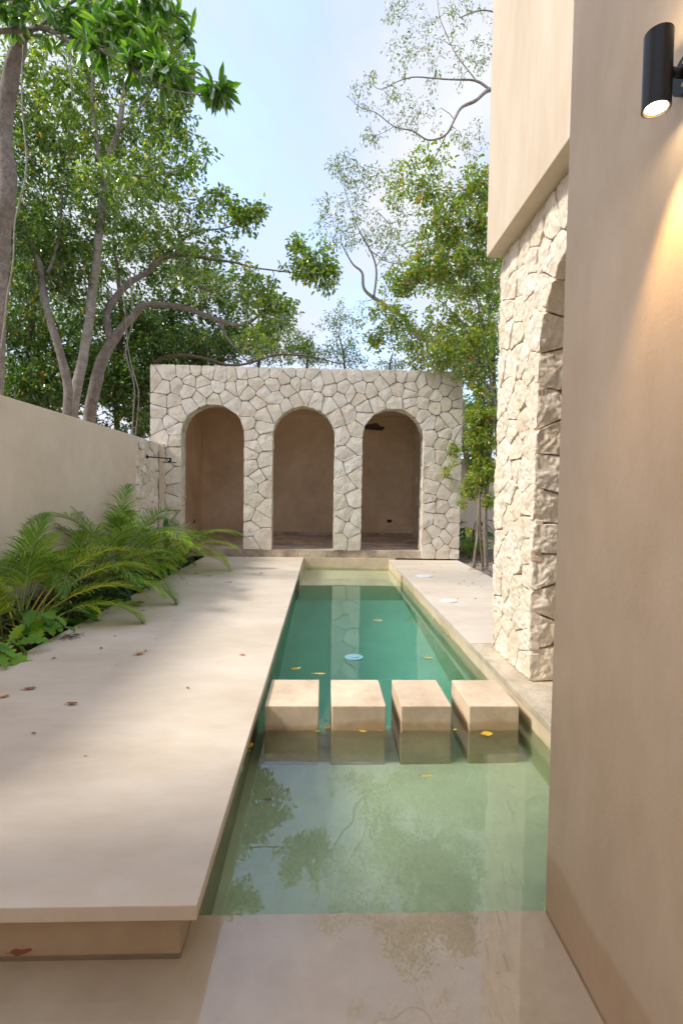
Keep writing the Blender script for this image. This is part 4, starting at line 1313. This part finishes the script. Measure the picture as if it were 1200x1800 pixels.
fallen(558, 1286, zw, .045, 'dry_green', 'green leaf floating at the front of the first block', FW, .6, .1, 0)
fallen(637, 1286, zw, .065, 'dry_yellow', 'yellow leaf touching the front of the second block', FW, .45, .1, -20)
fallen(667, 1285, zw, .035, 'dry_orange', 'small orange leaf touching the front of the second block', FW, .6, .1, 0)
fallen(799, 1283, zw, .045, 'dry_yellow', 'small yellow leaf floating between the last two blocks', FW, .6, .1, 50)
fallen(855, 1291, zw, .10, 'dry_yellow', 'big orange yellow leaf floating in front of the last block', FW, .75, .12, 10)
fallen(750, 1364, zw, .075, 'dry_yellow', 'slim yellow leaf floating on the shallow water', FW, .35, .1, 0)
fallen(471, 1407, zw, .055, 'dry_purple', 'purple brown leaf floating on the shallow water near the deck', FW, .5, .15, 0)
fallen(440, 1312, zw, .09, 'dry_yellow', 'yellow leaf floating against the deck edge', FW, .5, .15, 80)
fallen(437, 1322, zw, .06, 'dry_green', 'green leaf floating against the deck edge', FW, .5, .15, 60)
# twig bundle
p0 = on(128, 1120, .004)
b = MB(); r4 = random.Random(8)
for i in range(12):
    a = r4.uniform(0, 6.28); c = p0 + Vector((r4.uniform(-.06, .06), r4.uniform(-.06, .06), .006)); u = Vector((math.cos(a), math.sin(a), 0)) * r4.uniform(.05, .10)
    b.tube([c - u, c + Vector((r4.uniform(-.03, .03), r4.uniform(-.03, .03), r4.uniform(.01, .04))), c + u], .0025, 4)
tag(b.build('twig_bundle', M['dry_purple']), 'small tangle of reddish dry twigs on the deck near the plants', 'twigs')


def lid(px, py, z, rad, m, name, label, cat, group=None):
    p = on(px, py, z)
    root = empty(name, (p.x, p.y, z), label, cat, group)
    b = MB(); b.disc((p.x, p.y, z + .001), rad, .012, 36); b.build('rim', M[m], root)
    b = MB(); b.disc((p.x, p.y, z + .013), rad * .82, .004, 36); b.tube([(p.x - rad * .3, p.y, z + .019), (p.x + rad * .3, p.y, z + .019)], .006, 6); b.build('cover', M[m], root)
lid(745, 1013, -.03, .15, 'whiteplastic', 'skimmer_lid', 'white round skimmer lid on the right paving, the farther one', 'lid', 'skimmer lids')
lid(788, 1057, -.03, .12, 'whiteplastic', 'skimmer_lid', 'pale blue white round lid on the right paving, the nearer one', 'lid', 'skimmer lids')
p = on(622, 1156, WZ)
root = empty('chlorine_float', (p.x, p.y, WZ), 'pale blue round disc floating in the middle of the pool', 'pool float')
b = MB(); b.disc((p.x, p.y, WZ - .01), .095, .02, 36); b.build('disc', M['blueplastic'], root)
b = MB(); b.disc((p.x, p.y, WZ + .010), .05, .006, 24); b.build('cap', M['blueplastic'], root)
# round jets on the pool walls
for i, (Y, z, x, s) in enumerate(((ax(760, 1110, 1.585).y, -.33, 1.585, -1), (ax(785, 1122, 1.585).y, -.33, 1.585, -1), (ax(422, 1385, -.514).y, -.36, -.514, 1))):
    root = empty('pool_jet', (x, Y, z), ['farther white water jet on the right pool wall', 'nearer white water jet on the right pool wall', 'white water jet on the left pool wall under the deck'][i], 'pool jet', 'water jets on the pool walls')
    b = MB(); b.disc((x - (.012 if s < 0 else 0), Y, z), .04, .012, 28, 'X'); fl_ = b.build('flange', M['whiteplastic'], root)
    b = MB(); b.disc((x + s * .012 - (.008 if s < 0 else 0), Y, z), .02, .008, 20, 'X'); b.build('nozzle', M['whiteplastic'], fl_)

# ------------------------------------------------------------------ light, sky, camera
SUN_EL, SX_, SY_ = 45.7, 1.0, .21
az_from = math.atan2(-SX_, -SY_)         # direction of the sun, measured from +Y toward +X
sd = bpy.data.lights.new('sun', 'SUN')
sd.energy = .9; sd.angle = R(10); sd.color = (1, .93, .82)
so = bpy.data.objects.new('sun', sd); COL.objects.link(so)
dirv = Vector((SX_, SY_, 0)).normalized() * math.cos(R(SUN_EL)) + Vector((0, 0, -math.sin(R(SUN_EL))))
so.rotation_euler = dirv.to_track_quat('-Z', 'Y').to_euler()
so.location = (-10, 0, 12)
w = bpy.data.worlds.new('World'); sc.world = w; w.use_nodes = True
nt = w.node_tree; nt.nodes.clear(); L = nt.links.new
out = nt.nodes.new('ShaderNodeOutputWorld')
sky = nt.nodes.new('ShaderNodeTexSky'); sky.sky_type = 'NISHITA'; sky.sun_disc = False
sky.sun_elevation = R(SUN_EL); sky.sun_rotation = az_from
sky.air_density = 1.0; sky.dust_density = 1.6; sky.ozone_density = 3.2
bg = nt.nodes.new('ShaderNodeBackground'); bg.inputs[1].default_value = .14
# thin broken cloud, mixed into the sky by direction
tc = nt.nodes.new('ShaderNodeTexCoord')
sx = nt.nodes.new('ShaderNodeSeparateXYZ'); L(tc.outputs['Generated'], sx.inputs[0])
zc = N(nt, 'ShaderNodeMath', operation='MAXIMUM'); L(sx.outputs[2], zc.inputs[0]); zc.inputs[1].default_value = .06
za = N(nt, 'ShaderNodeMath', operation='ADD'); L(zc.outputs[0], za.inputs[0]); za.inputs[1].default_value = .12
dx = N(nt, 'ShaderNodeMath', operation='DIVIDE'); L(sx.outputs[0], dx.inputs[0]); L(za.outputs[0], dx.inputs[1])
dy = N(nt, 'ShaderNodeMath', operation='DIVIDE'); L(sx.outputs[1], dy.inputs[0]); L(za.outputs[0], dy.inputs[1])
cb = nt.nodes.new('ShaderNodeCombineXYZ'); L(dx.outputs[0], cb.inputs[0]); L(dy.outputs[0], cb.inputs[1])
mpp = N(nt, 'ShaderNodeMapping'); mpp.inputs['Rotation'].default_value = (0, 0, R(35)); mpp.inputs['Scale'].default_value = (1.0, .55, 1); mpp.inputs['Location'].default_value = (3.3, 1.2, 0)
L(cb.outputs[0], mpp.inputs[0])
cn = N(nt, 'ShaderNodeTexNoise', Scale=1.5, Detail=9.0, Roughness=.56, Distortion=.35); L(mpp.outputs[0], cn.inputs['Vector'])
cn2 = N(nt, 'ShaderNodeTexNoise', Scale=.5, Detail=3.0, Roughness=.5); L(mpp.outputs[0], cn2.inputs['Vector'])
sm1 = N(nt, 'ShaderNodeMath', operation='MULTIPLY_ADD'); L(cn2.outputs[0], sm1.inputs[0]); sm1.inputs[1].default_value = .8; L(cn.outputs[0], sm1.inputs[2])
cf = ramp(nt, sm1.outputs[0], [(.56, .12), (.74, .62), (.92, 1)])
cloud = mixc(nt, ramp(nt, cn.outputs[0], [(.4, 0), (.75, 1)]), (1.10, 1.17, 1.42), (1.62, 1.66, 1.75))
L(mixc(nt, cf, sky.outputs[0], cloud), bg.inputs[0])
L(bg.outputs[0], out.inputs[0])

cd = bpy.data.cameras.new('camera'); cam = bpy.data.objects.new('camera', cd); COL.objects.link(cam)
cam.matrix_world = Matrix.Translation(CAM) @ CM.to_4x4()
cd.sensor_fit = 'VERTICAL'; cd.sensor_height = 36; cd.sensor_width = 24; cd.lens = 36 * F / 1800
cd.clip_start = .05; cd.clip_end = 500
sc.camera = cam
sc.render.resolution_x, sc.render.resolution_y = 682, 1024
sc.view_settings.view_transform = 'Standard'; sc.view_settings.look = 'None'; sc.view_settings.gamma = 1
sc.view_settings.exposure = 2.22
sc.cycles.use_denoising = True
sc.cycles.max_bounces = 16; sc.cycles.volume_bounces = 3; sc.cycles.diffuse_bounces = 6; sc.cycles.glossy_bounces = 4; sc.cycles.transmission_bounces = 12
sc.cycles.transparent_max_bounces = 8
sc.cycles.caustics_reflective = False; sc.cycles.caustics_refractive = True
sc.cycles.sample_clamp_indirect = 60.0
sc.cycles.use_adaptive_sampling = True; sc.cycles.adaptive_threshold = .015
